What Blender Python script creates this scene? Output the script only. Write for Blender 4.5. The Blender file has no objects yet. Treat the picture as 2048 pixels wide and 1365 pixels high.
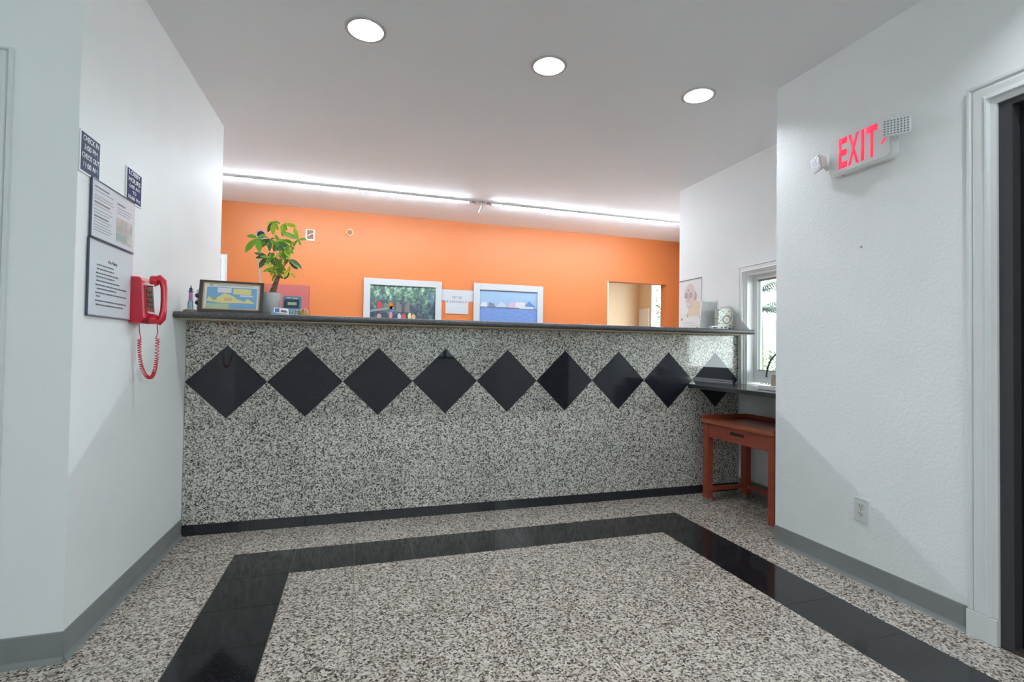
import bpy, bmesh, math, random
from mathutils import Vector, Matrix
random.seed(7)
S = bpy.context.scene
C = S.collection

# ------------------------------------------------------------------ camera
F_PX, YAW, PITCH, ROLL = 986.19, 0.2986, 0.0191, 0.0147
CAM = Vector((0.9616, -3.274, 1.0955))
fw = Vector((math.sin(YAW)*math.cos(PITCH), math.cos(YAW)*math.cos(PITCH), math.sin(PITCH)))
r0 = Vector((math.cos(YAW), -math.sin(YAW), 0)); u0 = r0.cross(fw)
rt = r0*math.cos(ROLL) + u0*math.sin(ROLL); up = -r0*math.sin(ROLL) + u0*math.cos(ROLL)
cd = bpy.data.cameras.new('camera'); cam = bpy.data.objects.new('camera', cd); C.objects.link(cam)
cd.sensor_fit = 'HORIZONTAL'; cd.sensor_width = 36.0; cd.lens = F_PX*36.0/2048.0
cd.clip_start = 0.05; cd.clip_end = 200
M = Matrix((rt, up, -fw)).transposed().to_4x4(); M.translation = CAM
cam.matrix_world = M
S.camera = cam

# ------------------------------------------------------------------ world, exposure
W = bpy.data.worlds.new('world'); S.world = W; W.use_nodes = True
bg = W.node_tree.nodes['Background']
bg.inputs[0].default_value = (0.93, 0.99, 1.03, 1); bg.inputs[1].default_value = 7.0
S.view_settings.view_transform = 'Standard'; S.view_settings.look = 'None'
S.view_settings.gamma = 1.0; S.view_settings.use_curve_mapping = False
S.view_settings.exposure = 0.60
S.cycles.use_denoising = True
S.cycles.max_bounces = 8; S.cycles.diffuse_bounces = 5; S.cycles.glossy_bounces = 3
S.cycles.use_adaptive_sampling = True; S.cycles.adaptive_threshold = 0.03
S.cycles.transparent_max_bounces = 10
S.cycles.caustics_reflective = False; S.cycles.caustics_refractive = False
LED_L, BULB_L = 235.0, 400.0
def portal(name, loc, sx, sy, direction):
    d = bpy.data.lights.new(name, 'AREA'); d.shape = 'RECTANGLE'; d.size = sx; d.size_y = sy
    d.cycles.is_portal = True
    o = bpy.data.objects.new(name, d); C.objects.link(o); o.location = loc
    o.rotation_euler = Vector(direction).to_track_quat('-Z', 'Y').to_euler()
portal('daylight_portal', (1.17, -5.70, 2.07), 4.2, 1.1, (0, 1, 0))
portal('daylight_portal', (2.43, -5.70, 1.20), 1.7, 0.6, (0, 1, 0))
portal('daylight_portal', (-3.15, -4.8, 1.5), 1.2, 2.2, (1, 0, 0))
portal('daylight_portal', (3.44, -4.4, 2.05), 1.0, 2.3, (-1, 0, 0))
portal('daylight_portal', (6.22, 3.87, 1.42), 2.2, 1.8, (-1, 0, 0))
portal('daylight_portal', (4.03, -0.45, 1.33), 0.8, 0.8, (-1, 0, 0))

# ------------------------------------------------------------------ materials
MATS = {}
def srgb(r, g, b):
    f = lambda c: (c/255)/12.92 if c/255 <= .04045 else ((c/255+.055)/1.055)**2.4
    return (f(r), f(g), f(b), 1)
class NT:
    def __init__(s, name):
        s.m = bpy.data.materials.new(name); s.m.use_nodes = True
        s.t = s.m.node_tree; s.n = s.t.nodes; s.b = s.n['Principled BSDF']; s.out = s.n['Material Output']
    def add(s, typ, **kw):
        n = s.n.new(typ)
        for k, v in kw.items():
            if k.startswith('i_'): n.inputs[int(k[2:]) if k[2:].isdigit() else k[2:]].default_value = v
            else: setattr(n, k, v)
        return n
    def link(s, a, b): s.t.links.new(a, b)
    def ramp(s, stops, interp='LINEAR'):
        r = s.n.new('ShaderNodeValToRGB'); e = r.color_ramp.elements; r.color_ramp.interpolation = interp
        while len(e) < len(stops): e.new(0.5)
        for k, (p, c) in zip(e, stops): k.position = p; k.color = c
        return r
def mat(name, col, rough=0.5, metal=0.0, spec=0.5, bump=0.0, bscale=200.0, var=0.0, vscale=8.0, emit=None, estr=0.0, coat=0.0, trans=0.0):
    if name in MATS: return MATS[name]
    t = NT(name); b = t.b
    b.inputs['Base Color'].default_value = col; b.inputs['Roughness'].default_value = rough
    b.inputs['Metallic'].default_value = metal; b.inputs['Specular IOR Level'].default_value = spec
    b.inputs['Coat Weight'].default_value = coat
    pos = t.add('ShaderNodeNewGeometry').outputs['Position']
    if var:
        nz = t.add('ShaderNodeTexNoise', i_Scale=vscale, i_Detail=4.0); t.link(pos, nz.inputs['Vector'])
        a = [c*(1-var) for c in col[:3]]+[1]; d = [min(1, c*(1+var)) for c in col[:3]]+[1]
        r = t.ramp([(0.3, a), (0.7, d)]); t.link(nz.outputs['Fac'], r.inputs[0]); t.link(r.outputs[0], b.inputs['Base Color'])
    if bump:
        nz = t.add('ShaderNodeTexNoise', i_Scale=bscale, i_Detail=3.0); t.link(pos, nz.inputs['Vector'])
        bp = t.add('ShaderNodeBump', i_Strength=bump, i_Distance=0.004); t.link(nz.outputs['Fac'], bp.inputs['Height'])
        t.link(bp.outputs[0], b.inputs['Normal'])
    if emit:
        b.inputs['Emission Color'].default_value = emit; b.inputs['Emission Strength'].default_value = estr
    MATS[name] = t.m; return t.m
def granite(name, stops, scale=150.0, rough=0.12, tilevar=0.06):
    t = NT(name); b = t.b
    pos = t.add('ShaderNodeNewGeometry').outputs['Position']
    n1 = t.add('ShaderNodeTexNoise', i_Scale=scale*1.6, i_Detail=2.0); t.link(pos, n1.inputs['Vector'])
    sub = t.add('ShaderNodeVectorMath', operation='SUBTRACT'); t.link(n1.outputs['Color'], sub.inputs[0]); sub.inputs[1].default_value = (.5, .5, .5)
    sc = t.add('ShaderNodeVectorMath', operation='SCALE'); t.link(sub.outputs[0], sc.inputs[0]); sc.inputs['Scale'].default_value = 1.6/scale
    ad = t.add('ShaderNodeVectorMath', operation='ADD'); t.link(pos, ad.inputs[0]); t.link(sc.outputs[0], ad.inputs[1])
    v = t.add('ShaderNodeTexVoronoi', i_Scale=scale); t.link(ad.outputs[0], v.inputs['Vector'])
    sp = t.add('ShaderNodeSeparateColor'); t.link(v.outputs['Color'], sp.inputs[0])
    r = t.ramp(stops, 'CONSTANT'); t.link(sp.outputs[0], r.inputs[0])
    n2 = t.add('ShaderNodeTexNoise', i_Scale=scale*3.0, i_Detail=2.0); t.link(pos, n2.inputs['Vector'])
    r2 = t.ramp([(0.3, (.72, .72, .72, 1)), (0.7, (1.12, 1.12, 1.12, 1))]); t.link(n2.outputs['Fac'], r2.inputs[0])
    mx = t.add('ShaderNodeMix', data_type='RGBA', blend_type='MULTIPLY'); mx.inputs[0].default_value = 1.0
    t.link(r.outputs[0], mx.inputs[6]); t.link(r2.outputs[0], mx.inputs[7])
    oi = t.add('ShaderNodeObjectInfo'); mr = t.add('ShaderNodeMapRange'); t.link(oi.outputs['Random'], mr.inputs[0])
    mr.inputs[3].default_value = 1-tilevar; mr.inputs[4].default_value = 1+tilevar
    m2 = t.add('ShaderNodeVectorMath', operation='SCALE'); t.link(mx.outputs[2], m2.inputs[0]); t.link(mr.outputs[0], m2.inputs['Scale'])
    t.link(m2.outputs[0], b.inputs['Base Color'])
    b.inputs['Roughness'].default_value = rough; b.inputs['Specular IOR Level'].default_value = 0.5
    MATS[name] = t.m; return t.m
def glass_mat(name, tint=(0.93, 0.97, 0.96, 1), ior=1.45, rough=.02):
    t = NT(name); t.n.remove(t.b)
    tr = t.add('ShaderNodeBsdfTransparent'); tr.inputs[0].default_value = tint
    gl = t.add('ShaderNodeBsdfGlossy'); gl.inputs['Roughness'].default_value = rough
    fr = t.add('ShaderNodeFresnel', i_IOR=ior); mx = t.add('ShaderNodeMixShader')
    ge = t.add('ShaderNodeNewGeometry'); m1 = t.add('ShaderNodeMath', operation='SUBTRACT'); m1.inputs[0].default_value = 1.0; t.link(ge.outputs['Backfacing'], m1.inputs[1])
    m2 = t.add('ShaderNodeMath', operation='MULTIPLY'); t.link(fr.outputs[0], m2.inputs[0]); t.link(m1.outputs[0], m2.inputs[1]); t.link(m2.outputs[0], mx.inputs[0]); t.link(tr.outputs[0], mx.inputs[1]); t.link(gl.outputs[0], mx.inputs[2])
    t.link(mx.outputs[0], t.out.inputs[0]); MATS[name] = t.m; return t.m

wall_m = mat('wall_paint', (0.815, 0.84, 0.84, 1), 0.55, bump=0.45, bscale=75, var=0.02, vscale=3)
wallL_m = mat('wall_paint_smooth', (0.815, 0.84, 0.84, 1), 0.6, bump=0.07, bscale=120, var=0.02, vscale=3)
ceil_m = mat('ceiling_paint', (0.865, 0.91, 0.94, 1), 0.7, bump=0.06, bscale=160)
orange_m = mat('orange_paint', (0.52, 0.142, 0.033, 1), 0.5, bump=0.10, bscale=120)
beige_m = mat('beige_paint', (0.84, 0.64, 0.44, 1), 0.6)
trim_m = mat('white_trim_paint', (0.70, 0.725, 0.72, 1), 0.4, bump=0.03, bscale=60)
winwhite_m = mat('white_vinyl', (0.80, 0.81, 0.80, 1), 0.35)
base_m = mat('grey_vinyl_base', (0.22, 0.23, 0.23, 1), 0.42, var=0.06, vscale=6)
GR_C = [(0.0, (.05, .048, .045, 1)), (0.12, (.14, .132, .12, 1)), (0.27, (.28, .265, .235, 1)), (0.40, (.50, .475, .42, 1)), (0.60, (.70, .67, .61, 1)), (0.85, (.84, .815, .77, 1))]
GR_F = [(0.0, (.05, .04, .036, 1)), (0.10, (.13, .105, .088, 1)), (0.24, (.28, .23, .19, 1)), (0.40, (.47, .40, .34, 1)), (0.60, (.61, .55, .485, 1)), (0.88, (.72, .68, .63, 1))]
granite_c = granite('speckled_granite', GR_C, 160, 0.10)
granite_f = granite('speckled_floor_granite', GR_F, 150, 0.16)
black_m = granite('polished_black_granite', [(0.0, (.018, .019, .026, 1)), (0.5, (.023, .024, .032, 1)), (0.9, (.034, .035, .045, 1))], 260, 0.035)
blackf_m = granite('black_floor_granite', [(0.0, (.010, .010, .012, 1)), (0.5, (.016, .016, .019, 1)), (0.85, (.03, .03, .034, 1))], 260, 0.10)
ctop_m = granite('dark_grey_countertop', [(0.0, (.04, .04, .042, 1)), (0.35, (.075, .075, .08, 1)), (0.7, (.13, .13, .135, 1)), (0.93, (.20, .20, .20, 1))], 380, 0.38)
grout_m = mat('grout', (0.17, 0.15, 0.13, 1), 0.9)
ply_m = mat('plywood', (0.52, 0.40, 0.25, 1), 0.6, var=0.1, vscale=30)
carc_m = mat('counter_core', (0.4, 0.38, 0.35, 1), 0.8)
glass_m = glass_mat('clear_glass'); acry_m = glass_mat('clear_acrylic', (0.96, 0.97, 0.98, 1), 1.16, .12); tint2_m = glass_mat('half_tinted_glass', (.50, .52, .52, 1)); tint_m = glass_mat('tinted_glass', (.35, .38, .37, 1))
darkdoor_m = mat('dark_bronze_frame', (0.048, 0.045, 0.050, 1), 0.45)
darkleaf_m = mat('dark_door_leaf', (0.010, 0.010, 0.015, 1), 0.3)
red_m = mat('red_plastic', (0.62, 0.012, 0.035, 1), 0.22, coat=0.3)
reddk_m = mat('dark_red_plastic', (0.32, 0.01, 0.02, 1), 0.3)
redb_m = mat('red_board', (0.37, 0.085, 0.075, 1), 0.5)
chrome_m = mat('chrome', (0.75, 0.75, 0.75, 1), 0.15, metal=1.0)
keys_m = mat('phone_keys', (0.10, 0.12, 0.08, 1), 0.4)
white_m = mat('white_plastic', (0.80, 0.81, 0.81, 1), 0.4)
paper_m = mat('white_paper', (0.80, 0.81, 0.83, 1), 0.7)
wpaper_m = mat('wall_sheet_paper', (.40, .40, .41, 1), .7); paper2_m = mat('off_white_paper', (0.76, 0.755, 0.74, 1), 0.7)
ink_m = mat('dark_ink', (0.05, 0.05, 0.055, 1), 0.6)
inkl_m = mat('grey_ink', (0.42, 0.42, 0.43, 1), 0.6)
navy_m = mat('navy_print', (0.035, 0.04, 0.13, 1), 0.7, spec=.12)
navyg_m = mat('slate_print', (0.05, 0.068, 0.13, 1), 0.62, spec=.15)
signw_m = mat('sign_white', (0.80, 0.81, 0.83, 1), 0.5)
wood_m = None
def wood(name, c1, c2, rough):
    t = NT(name); pos = t.add('ShaderNodeNewGeometry').outputs['Position']
    mp = t.add('ShaderNodeMapping'); t.link(pos, mp.inputs[0]); mp.inputs['Scale'].default_value = (30, 3, 30)
    nz = t.add('ShaderNodeTexNoise', i_Scale=2.0, i_Detail=6.0); t.link(mp.outputs[0], nz.inputs['Vector'])
    r = t.ramp([(0.3, c1), (0.7, c2)]); t.link(nz.outputs['Fac'], r.inputs[0]); t.link(r.outputs[0], t.b.inputs['Base Color'])
    t.b.inputs['Roughness'].default_value = rough; MATS[name] = t.m; return t.m
wood_m = wood('cherry_wood', (0.25, 0.048, 0.026, 1), (0.35, 0.075, 0.039, 1), 0.4)
woodtop_m = wood('cherry_wood_top', (0.30, 0.075, 0.035, 1), (0.40, 0.11, 0.055, 1), 0.2)
hole_m = mat('dark_slot', (0.012, 0.012, 0.012, 1), 0.7)
led_m = mat('led_diffuser', (0.9, 0.9, 0.9, 1), 0.5, emit=(0.83, 0.965, 1.07, 1), estr=LED_L)
bulb_m = mat('lit_bulb', (0.9, 0.9, 0.9, 1), 0.5, emit=(0.92, 0.985, 1.06, 1), estr=BULB_L)
can_m = mat('dark_baffle', (0.022, 0.0225, 0.023, 1), 0.6, spec=.2)
ring_m = mat('downlight_ring', (0.52, 0.52, 0.52, 1), 0.4)
exitred_m = mat('lit_red_letters', (0.7, 0.02, 0.05, 1), 0.4, emit=(1.0, 0.035, 0.085, 1), estr=0.85)
lens_m = mat('clear_lamp_lens', (0.66, 0.68, 0.69, 1), 0.12, bump=.6, bscale=190, spec=0.8)
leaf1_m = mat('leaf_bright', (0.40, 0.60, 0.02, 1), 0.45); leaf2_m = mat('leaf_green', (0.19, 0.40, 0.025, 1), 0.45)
leaf3_m = mat('leaf_dark', (0.075, 0.19, 0.045, 1), 0.4); leaf4_m = mat('leaf_yellow', (0.58, 0.56, 0.02, 1), 0.45)
bark_m = mat('bark', (0.17, 0.10, 0.055, 1), 0.8, var=0.4, vscale=60, bump=0.5, bscale=120)
soil_m = mat('soil', (0.04, 0.02, 0.01, 1), 0.9); pot_m = mat('grey_pot', (0.55, 0.55, 0.54, 1), 0.4)

# ------------------------------------------------------------------ geometry helpers
def newbm(): return bmesh.new()
def box(bm, x0, x1, y0, y1, z0, z1, rot=None, piv=None):
    vs = [bm.verts.new((x, y, z)) for x in (x0, x1) for y in (y0, y1) for z in (z0, z1)]
    for f in ((0,1,3,2), (4,6,7,5), (0,4,5,1), (2,3,7,6), (0,2,6,4), (1,5,7,3)): bm.faces.new([vs[i] for i in f])
    if rot is not None:
        for v in vs: v.co = rot @ (v.co-piv)+piv
    return vs
class Fr:
    def __init__(s, o, u, v): s.o, s.u, s.v = Vector(o), Vector(u).normalized(), Vector(v).normalized(); s.n = s.u.cross(s.v)
    def p(s, a, b, c=0): return s.o + s.u*a + s.v*b + s.n*c
def fbox(bm, fr, a0, a1, b0, b1, c0, c1):
    vs = [bm.verts.new(fr.p(a, b, c)) for a in (a0, a1) for b in (b0, b1) for c in (c0, c1)]
    for f in ((0,1,3,2), (4,6,7,5), (0,4,5,1), (2,3,7,6), (0,2,6,4), (1,5,7,3)): bm.faces.new([vs[i] for i in f])
def fprism(bm, fr, pts, c0, c1):
    lo = [bm.verts.new(fr.p(a, b, c0)) for a, b in pts]; hi = [bm.verts.new(fr.p(a, b, c1)) for a, b in pts]
    bm.faces.new(lo[::-1]); bm.faces.new(hi); n = len(pts)
    for i in range(n): bm.faces.new([lo[i], lo[(i+1) % n], hi[(i+1) % n], hi[i]])
def rrect(a0, a1, b0, b1, r, n=5):
    out = []
    for cx, cy, s in ((a1-r, b1-r, 0), (a0+r, b1-r, 90), (a0+r, b0+r, 180), (a1-r, b0+r, 270)):
        for k in range(n+1):
            t = math.radians(s+90*k/n); out.append((cx+r*math.cos(t), cy+r*math.sin(t)))
    return out
def ell(cx, cy, rx, ry, n=20): return [(cx+rx*math.cos(2*math.pi*k/n), cy+ry*math.sin(2*math.pi*k/n)) for k in range(n)]
def tube(bm, pts, rad, n=8, caps=True):
    pts = [Vector(p) for p in pts]; rs = rad if isinstance(rad, (list, tuple)) else [rad]*len(pts)
    rings = []; prev = None
    for i, p in enumerate(pts):
        d = (pts[min(i+1, len(pts)-1)]-pts[max(i-1, 0)]).normalized()
        if prev is None:
            a = Vector((0, 0, 1)) if abs(d.z) < .9 else Vector((1, 0, 0)); x = d.cross(a).normalized()
        else: x = (prev-d*prev.dot(d)).normalized()
        prev = x; y = d.cross(x)
        rings.append([bm.verts.new(p+(x*math.cos(2*math.pi*k/n)+y*math.sin(2*math.pi*k/n))*rs[i]) for k in range(n)])
    for a, b in zip(rings, rings[1:]):
        for k in range(n): bm.faces.new([a[k], a[(k+1) % n], b[(k+1) % n], b[k]])
    if caps: bm.faces.new(rings[0][::-1]); bm.faces.new(rings[-1])
def lathe(bm, prof, c, n=24, axis='Z', close=True):
    c = Vector(c); rings = []
    for r, z in prof:
        ring = []
        for k in range(n):
            t = 2*math.pi*k/n; a, b = r*math.cos(t), r*math.sin(t)
            o = {'Z': Vector((a, b, z)), 'Y': Vector((a, z, b)), 'X': Vector((z, a, b))}[axis]
            ring.append(bm.verts.new(c+o))
        rings.append(ring)
    for a, b in zip(rings, rings[1:]):
        for k in range(n): bm.faces.new([a[k], a[(k+1) % n], b[(k+1) % n], b[k]])
    if close: bm.faces.new(rings[0][::-1]); bm.faces.new(rings[-1])
def worldloc(o):
    l = Vector((0, 0, 0))
    while o is not None: l += o.location; o = o.parent
    return l
def obj(name, bm, m, parent=None, label=None, cat=None, group=None, kind=None, smooth=False, bevel=0.0, normals=True):
    if normals: bmesh.ops.recalc_face_normals(bm, faces=bm.faces[:])
    me = bpy.data.meshes.new(name); o = bpy.data.objects.new(name, me); C.objects.link(o)
    if parent is not None:
        off = worldloc(parent); o.parent = parent
    elif kind == 'structure': off = Vector((0, 0, 0))
    else:
        xs = [v.co for v in bm.verts]
        off = Vector((sum(v.x for v in xs)/len(xs), sum(v.y for v in xs)/len(xs), min(v.z for v in xs))); o.location = off
    bmesh.ops.translate(bm, verts=bm.verts[:], vec=-off)
    bm.to_mesh(me); bm.free()
    if m is not None: me.materials.append(m)
    if smooth:
        for p in me.polygons: p.use_smooth = True
        md = o.modifiers.new('edge', 'EDGE_SPLIT'); md.split_angle = math.radians(40)
    if bevel:
        md = o.modifiers.new('bevel', 'BEVEL'); md.width = bevel; md.segments = 2; md.limit_method = 'ANGLE'; md.angle_limit = math.radians(50)
    tagp(o, label, cat, group, kind); return o
def tagp(o, label=None, cat=None, group=None, kind=None):
    if label: o['label'] = label
    if cat: o['category'] = cat
    if group: o['group'] = group
    if kind: o['kind'] = kind
def thing(name, loc, label, cat, group=None, kind=None):
    o = bpy.data.objects.new(name, None); C.objects.link(o); o.location = loc; o.empty_display_size = .05
    tagp(o, label, cat, group, kind); return o
def text(name, body, size, fr, a, b, c, m, parent, width=None, height=None, bold=0.0, align='CENTER'):
    cu = bpy.data.curves.new('t', 'FONT'); cu.body = body; cu.size = 1.0; cu.align_x = align; cu.align_y = 'CENTER'
    cu.extrude = 0.0; cu.offset = bold
    cu.resolution_u = 3
    to = bpy.data.objects.new('t', cu); C.objects.link(to)
    me = bpy.data.meshes.new_from_object(to.evaluated_get(bpy.context.evaluated_depsgraph_get()))
    bpy.data.objects.remove(to); bpy.data.curves.remove(cu)
    xs = [v.co.x for v in me.vertices]; ys = [v.co.y for v in me.vertices]
    cx, cy = (min(xs)+max(xs))/2, (min(ys)+max(ys))/2
    sx = width/(max(xs)-min(xs)) if width else size; sy = height/(max(ys)-min(ys)) if height else size
    bm = newbm(); bm.from_mesh(me); bpy.data.meshes.remove(me)
    for v in bm.verts: v.co = fr.p(a+(v.co.x-cx)*sx, b+(v.co.y-cy)*sy, c)
    e = bmesh.ops.extrude_face_region(bm, geom=bm.faces[:])
    bmesh.ops.translate(bm, verts=[v for v in e['geom'] if isinstance(v, bmesh.types.BMVert)], vec=fr.n*0.0008)
    return obj(name, bm, m, parent)
def bars(name, fr, rows, c, m, parent, h):
    bm = newbm()
    for a0, a1, b in rows: fbox(bm, fr, a0, a1, b-h/2, b+h/2, c, c+0.0005)
    return obj(name, bm, m, parent)
def wallmesh(fr, a0, a1, b0, b1, holes, c0, c1):
    bm = newbm(); A = sorted({a0, a1, *[h[0] for h in holes], *[h[1] for h in holes]}); B = sorted({b0, b1, *[h[2] for h in holes], *[h[3] for h in holes]})
    for i in range(len(A)-1):
        for j in range(len(B)-1):
            ca, cb = (A[i]+A[i+1])/2, (B[j]+B[j+1])/2
            if any(h[0] < ca < h[1] and h[2] < cb < h[3] for h in holes): continue
            fbox(bm, fr, A[i], A[i+1], B[j], B[j+1], c0, c1)
    bmesh.ops.remove_doubles(bm, verts=bm.verts[:], dist=1e-5)
    inner = {}
    for f in bm.faces:
        k = tuple(sorted(v.index for v in f.verts)); inner.setdefault(k, []).append(f)
    bm.verts.index_update(); inner = {}
    for f in bm.faces: inner.setdefault(tuple(sorted(v.index for v in f.verts)), []).append(f)
    bmesh.ops.delete(bm, geom=[f for l in inner.values() if len(l) > 1 for f in l], context='FACES')
    return bm
def struct(name, bm, m, label=None, parent=None, bevel=0.0, smooth=False):
    return obj(name, bm, m, parent, label=label, kind='structure' if parent is None else None, bevel=bevel, smooth=smooth)

# ------------------------------------------------------------------ the setting
H = 2.666; XR = 3.298; XW = 3.90; YB = 2.69; YL = -1.175; YLB = 0.68; YRC = -0.96; YWE = 0.80; YF = -5.6
FL = Fr((0, 0, 0), (0, 1, 0), (0, 0, 1))         # left wall: u=+Y, n=+X
FRt = Fr((XR, 0, 0), (0, -1, 0), (0, 0, 1))      # right wall: u=-Y, n=-X
FB = Fr((0, YB, 0), (1, 0, 0), (0, 0, 1))        # back wall: u=+X, n=-Y
FWn = Fr((XW, 0, 0), (0, -1, 0), (0, 0, 1))      # window wall: n=-X
FLF = Fr((0, YL, 0), (1, 0, 0), (0, 0, 1))       # left front wall: n=-Y

# floor: grout bed with single tiles
bm = newbm(); box(bm, -3.2, 6.6, YF-.2, 7.0, -.06, -.0015)
floor = struct('floor', bm, grout_m, 'polished speckled granite tile floor with a black border')
PT = 0.2995; BX = 0.3545; BY = -0.3535
tiles = {}
def tile_mesh(w, l, m, key):
    k = (round(w, 4), round(l, 4), key)
    if k not in tiles:
        bm = newbm(); box(bm, -w/2, w/2, -l/2, l/2, -.01, 0); me = bpy.data.meshes.new('tile'); bm.to_mesh(me); bm.free(); me.materials.append(m); tiles[k] = me
    return tiles[k]
def put_tile(x0, x1, y0, y1, black):
    j = .0015; me = tile_mesh(x1-x0-2*j, y1-y0-2*j, blackf_m if black else granite_f, black)
    o = bpy.data.objects.new('tile', me); C.objects.link(o); o.parent = floor; o.location = ((x0+x1)/2, (y0+y1)/2, 0)
gx = [0.0, BX] + [BX+PT*k for k in range(1, 10)] + [XR]
gy = [0.0, BY] + [BY-PT*k for k in range(1, 13)]
for j in range(len(gy)-1):
    for i in range(len(gx)-1):
        blk = (i == 1 and j >= 1) or (i == 9 and j >= 1) or (j == 1 and 1 <= i <= 9)
        put_tile(gx[i], gx[i+1], gy[j+1], gy[j], blk)
ax = [XR, 3.349, 3.6485, XW]; ay = [0.0, BY, BY-PT, -0.96]
for j in range(3):
    for i in range(3): put_tile(ax[i], ax[i+1], ay[j+1], ay[j], False)
lx = [0.0, -PT, -2*PT, -3*PT]
for j in range(4, 8):
    for i in range(2):
        put_tile(lx[i+1], lx[i], gy[j+1], gy[j], False)
for i in range(2): put_tile(lx[i+1], lx[i], gy[4], YL, False)
bm = newbm(); box(bm, -3.0, XR, YF, gy[-1]-.001, -.01, 0); box(bm, -3.0, lx[2]-.001, gy[-1], YL, -.01, 0)
box(bm, lx[2], -0.001, gy[-1], gy[8]-.001, -.01, 0); box(bm, -1.7, 3.9, 0.16, 5.3, -.01, 0); box(bm, 3.9, 6.2, YWE, 5.3, -.01, 0)
obj('lobby_paving', bm, granite_f, floor)

# ceiling with three round holes
LIGHTS = [(0.958, -0.762), (1.924, -0.766), (2.898, -0.758)]; RC = 0.083
bm = newbm()
def quadz(x0, x1, y0, y1):
    bm.faces.new([bm.verts.new((x0, y0, H)), bm.verts.new((x0, y1, H)), bm.verts.new((x1, y1, H)), bm.verts.new((x1, y0, H))])
ROWS = [-0.762, -2.45, -4.15]  # front row is in view; the two rear rows are added as fill light
edges = [YF-.2]
for yr in sorted(ROWS): edges += [yr-.25, yr+.25]
edges.append(5.6)
for k in range(0, len(edges), 2): quadz(-3.2, 6.6, edges[k], edges[k+1])
for yr in ROWS:
    ya, yb_ = yr-.25, yr+.25; xs = -3.2
    for lx_, _ in LIGHTS:
        ly_ = yr; x0, x1 = lx_-.25, lx_+.25; quadz(xs, x0, ya, yb_); xs = x1
        n = 48; inn, out = [], []
        for k in range(n):
            t = 2*math.pi*(k+.5)/n; c, s_ = math.cos(t), math.sin(t); sc = .25/max(abs(c), abs(s_))
            inn.append(bm.verts.new((lx_+RC*c, ly_+RC*s_, H))); out.append(bm.verts.new((lx_+sc*c, ly_+sc*s_, H)))
        for k in range(n):
            a, b = out[k], out[(k+1) % n]; vs = [inn[k], a]
            onx = lambda v: abs(abs(v.co.x-lx_)-.25) < 1e-5
            if onx(a) != onx(b): vs.append(bm.verts.new((x1 if a.co.x > lx_ else x0, yb_ if a.co.y > ly_ else ya, H)))
            vs += [b, inn[(k+1) % n]]; bm.faces.new(vs)
    quadz(xs, 6.6, ya, yb_)
struct('ceiling', bm, ceil_m, 'flat pale ceiling with recessed downlights')
bm = newbm(); box(bm, -3.3, 6.4, YF-.3, 5.7, H+.3, H+.4); struct('roof_1', bm, carc_m, 'unseen slab added above the ceiling to block sky light')  # added out of view to keep sky light from the ceiling gap

struct('wall_left', wallmesh(FL, YL+.0999, YLB, 0, H+.3, [], -.10, 0), wallL_m, 'white wall on the left holding signs and the red phone')
struct('wall_left_front', wallmesh(FLF, -3.0, 0.0, 0, H+.3, [(-1.17, -.255, 0, 2.03)], -.10, 0), wallL_m, 'pale wall return at the far left edge with a door casing')
bm = newbm(); box(bm, -1.7, -.1, YLB-.1, YLB, 0, H+.3); struct('wall_left_back', bm, wall_m, 'wall behind the left corner')
bm = newbm(); box(bm, -1.8, -1.7, YLB-.1, YB, 0, H+.3); struct('wall_office_left', bm, wall_m, 'left end wall of the office')
bm = newbm(); box(bm, -1.7, -.1, YL+.1, YLB-.1, 0, .01); struct('floor_closet', bm, grout_m, 'closet floor')
struct('wall_right', wallmesh(FRt, .96, 7.2, 0, H+.3, [(2.02, 2.98, 0, 2.10), (3.2, 5.5, 1.55, 2.6)], -.14, 0), wall_m, 'white textured wall with the exit sign')
bm = newbm(); box(bm, XR+.14, XW+.13, YRC-.14, YRC, 0, H+.3); struct('wall_right_end', bm, wall_m, 'wall return beside the window alcove')
struct('wall_window', wallmesh(FWn, -YWE, .96, 0, H+.3, [(0.063, 0.85, .855, 1.735)], -.13, 0), wall_m, 'white wall with the window behind the counter end')
FD = Fr((XW+.005, YWE, 0), (-(5.70-XW), -(YB+.13-YWE), 0), (0, 0, 1))
bm = newbm(); fbox(bm, FD, -2.64, 0.0, 0, H+.3, -.1, 0); struct('wall_window_return', bm, wall_m, 'angled office wall behind the window wall')
struct('wall_back', wallmesh(FB, -1.8, 6.3, 0, H+.3, [(4.147, 5.046, 0, 2.05), (-1.35, -.51, 0, 2.03)], -.13, 0), orange_m, 'bright orange wall behind the counter')
struct('wall_front', wallmesh(Fr((0, YF, 0), (-1, 0, 0), (0, 0, 1)), -XR-.14, 3.2, 0, H+.3, [(-3.25, -1.62, .92, 1.50), (-3.25, .9, 1.55, 2.6)], -.15, 0), wall_m, 'lobby wall behind the viewer')
struct('wall_lobby_left', wallmesh(Fr((-3.0, 0, 0), (0, 1, 0), (0, 0, 1)), YF-.15, YL+.1, 0, H+.3, [(-5.4, -4.2, .4, 2.55)], -.15, 0), wall_m, 'far left lobby wall with an added fill window')
w4 = thing('window_5', (-3.0, -4.8, .4), 'added unseen fill window at the far left of the lobby', None, kind='structure')  # opening added out of view to let in fill daylight
fl5 = Fr((-3.0, 0, 0), (0, 1, 0), (0, 0, 1))
bm = newbm()
for q in ((-5.4, -5.34, .4, 2.55), (-4.26, -4.2, .4, 2.55), (-5.34, -4.26, .4, .46), (-5.34, -4.26, 2.49, 2.55)): fbox(bm, fl5, *q, -.1, -.04)
obj('frame', bm, darkdoor_m, w4)
for q in ((-5.34, -4.26),):
    bm = newbm(); fbox(bm, fl5, *q, .46, 2.49, -.075, -.07); obj('pane', bm, tint2_m, w4)
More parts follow.
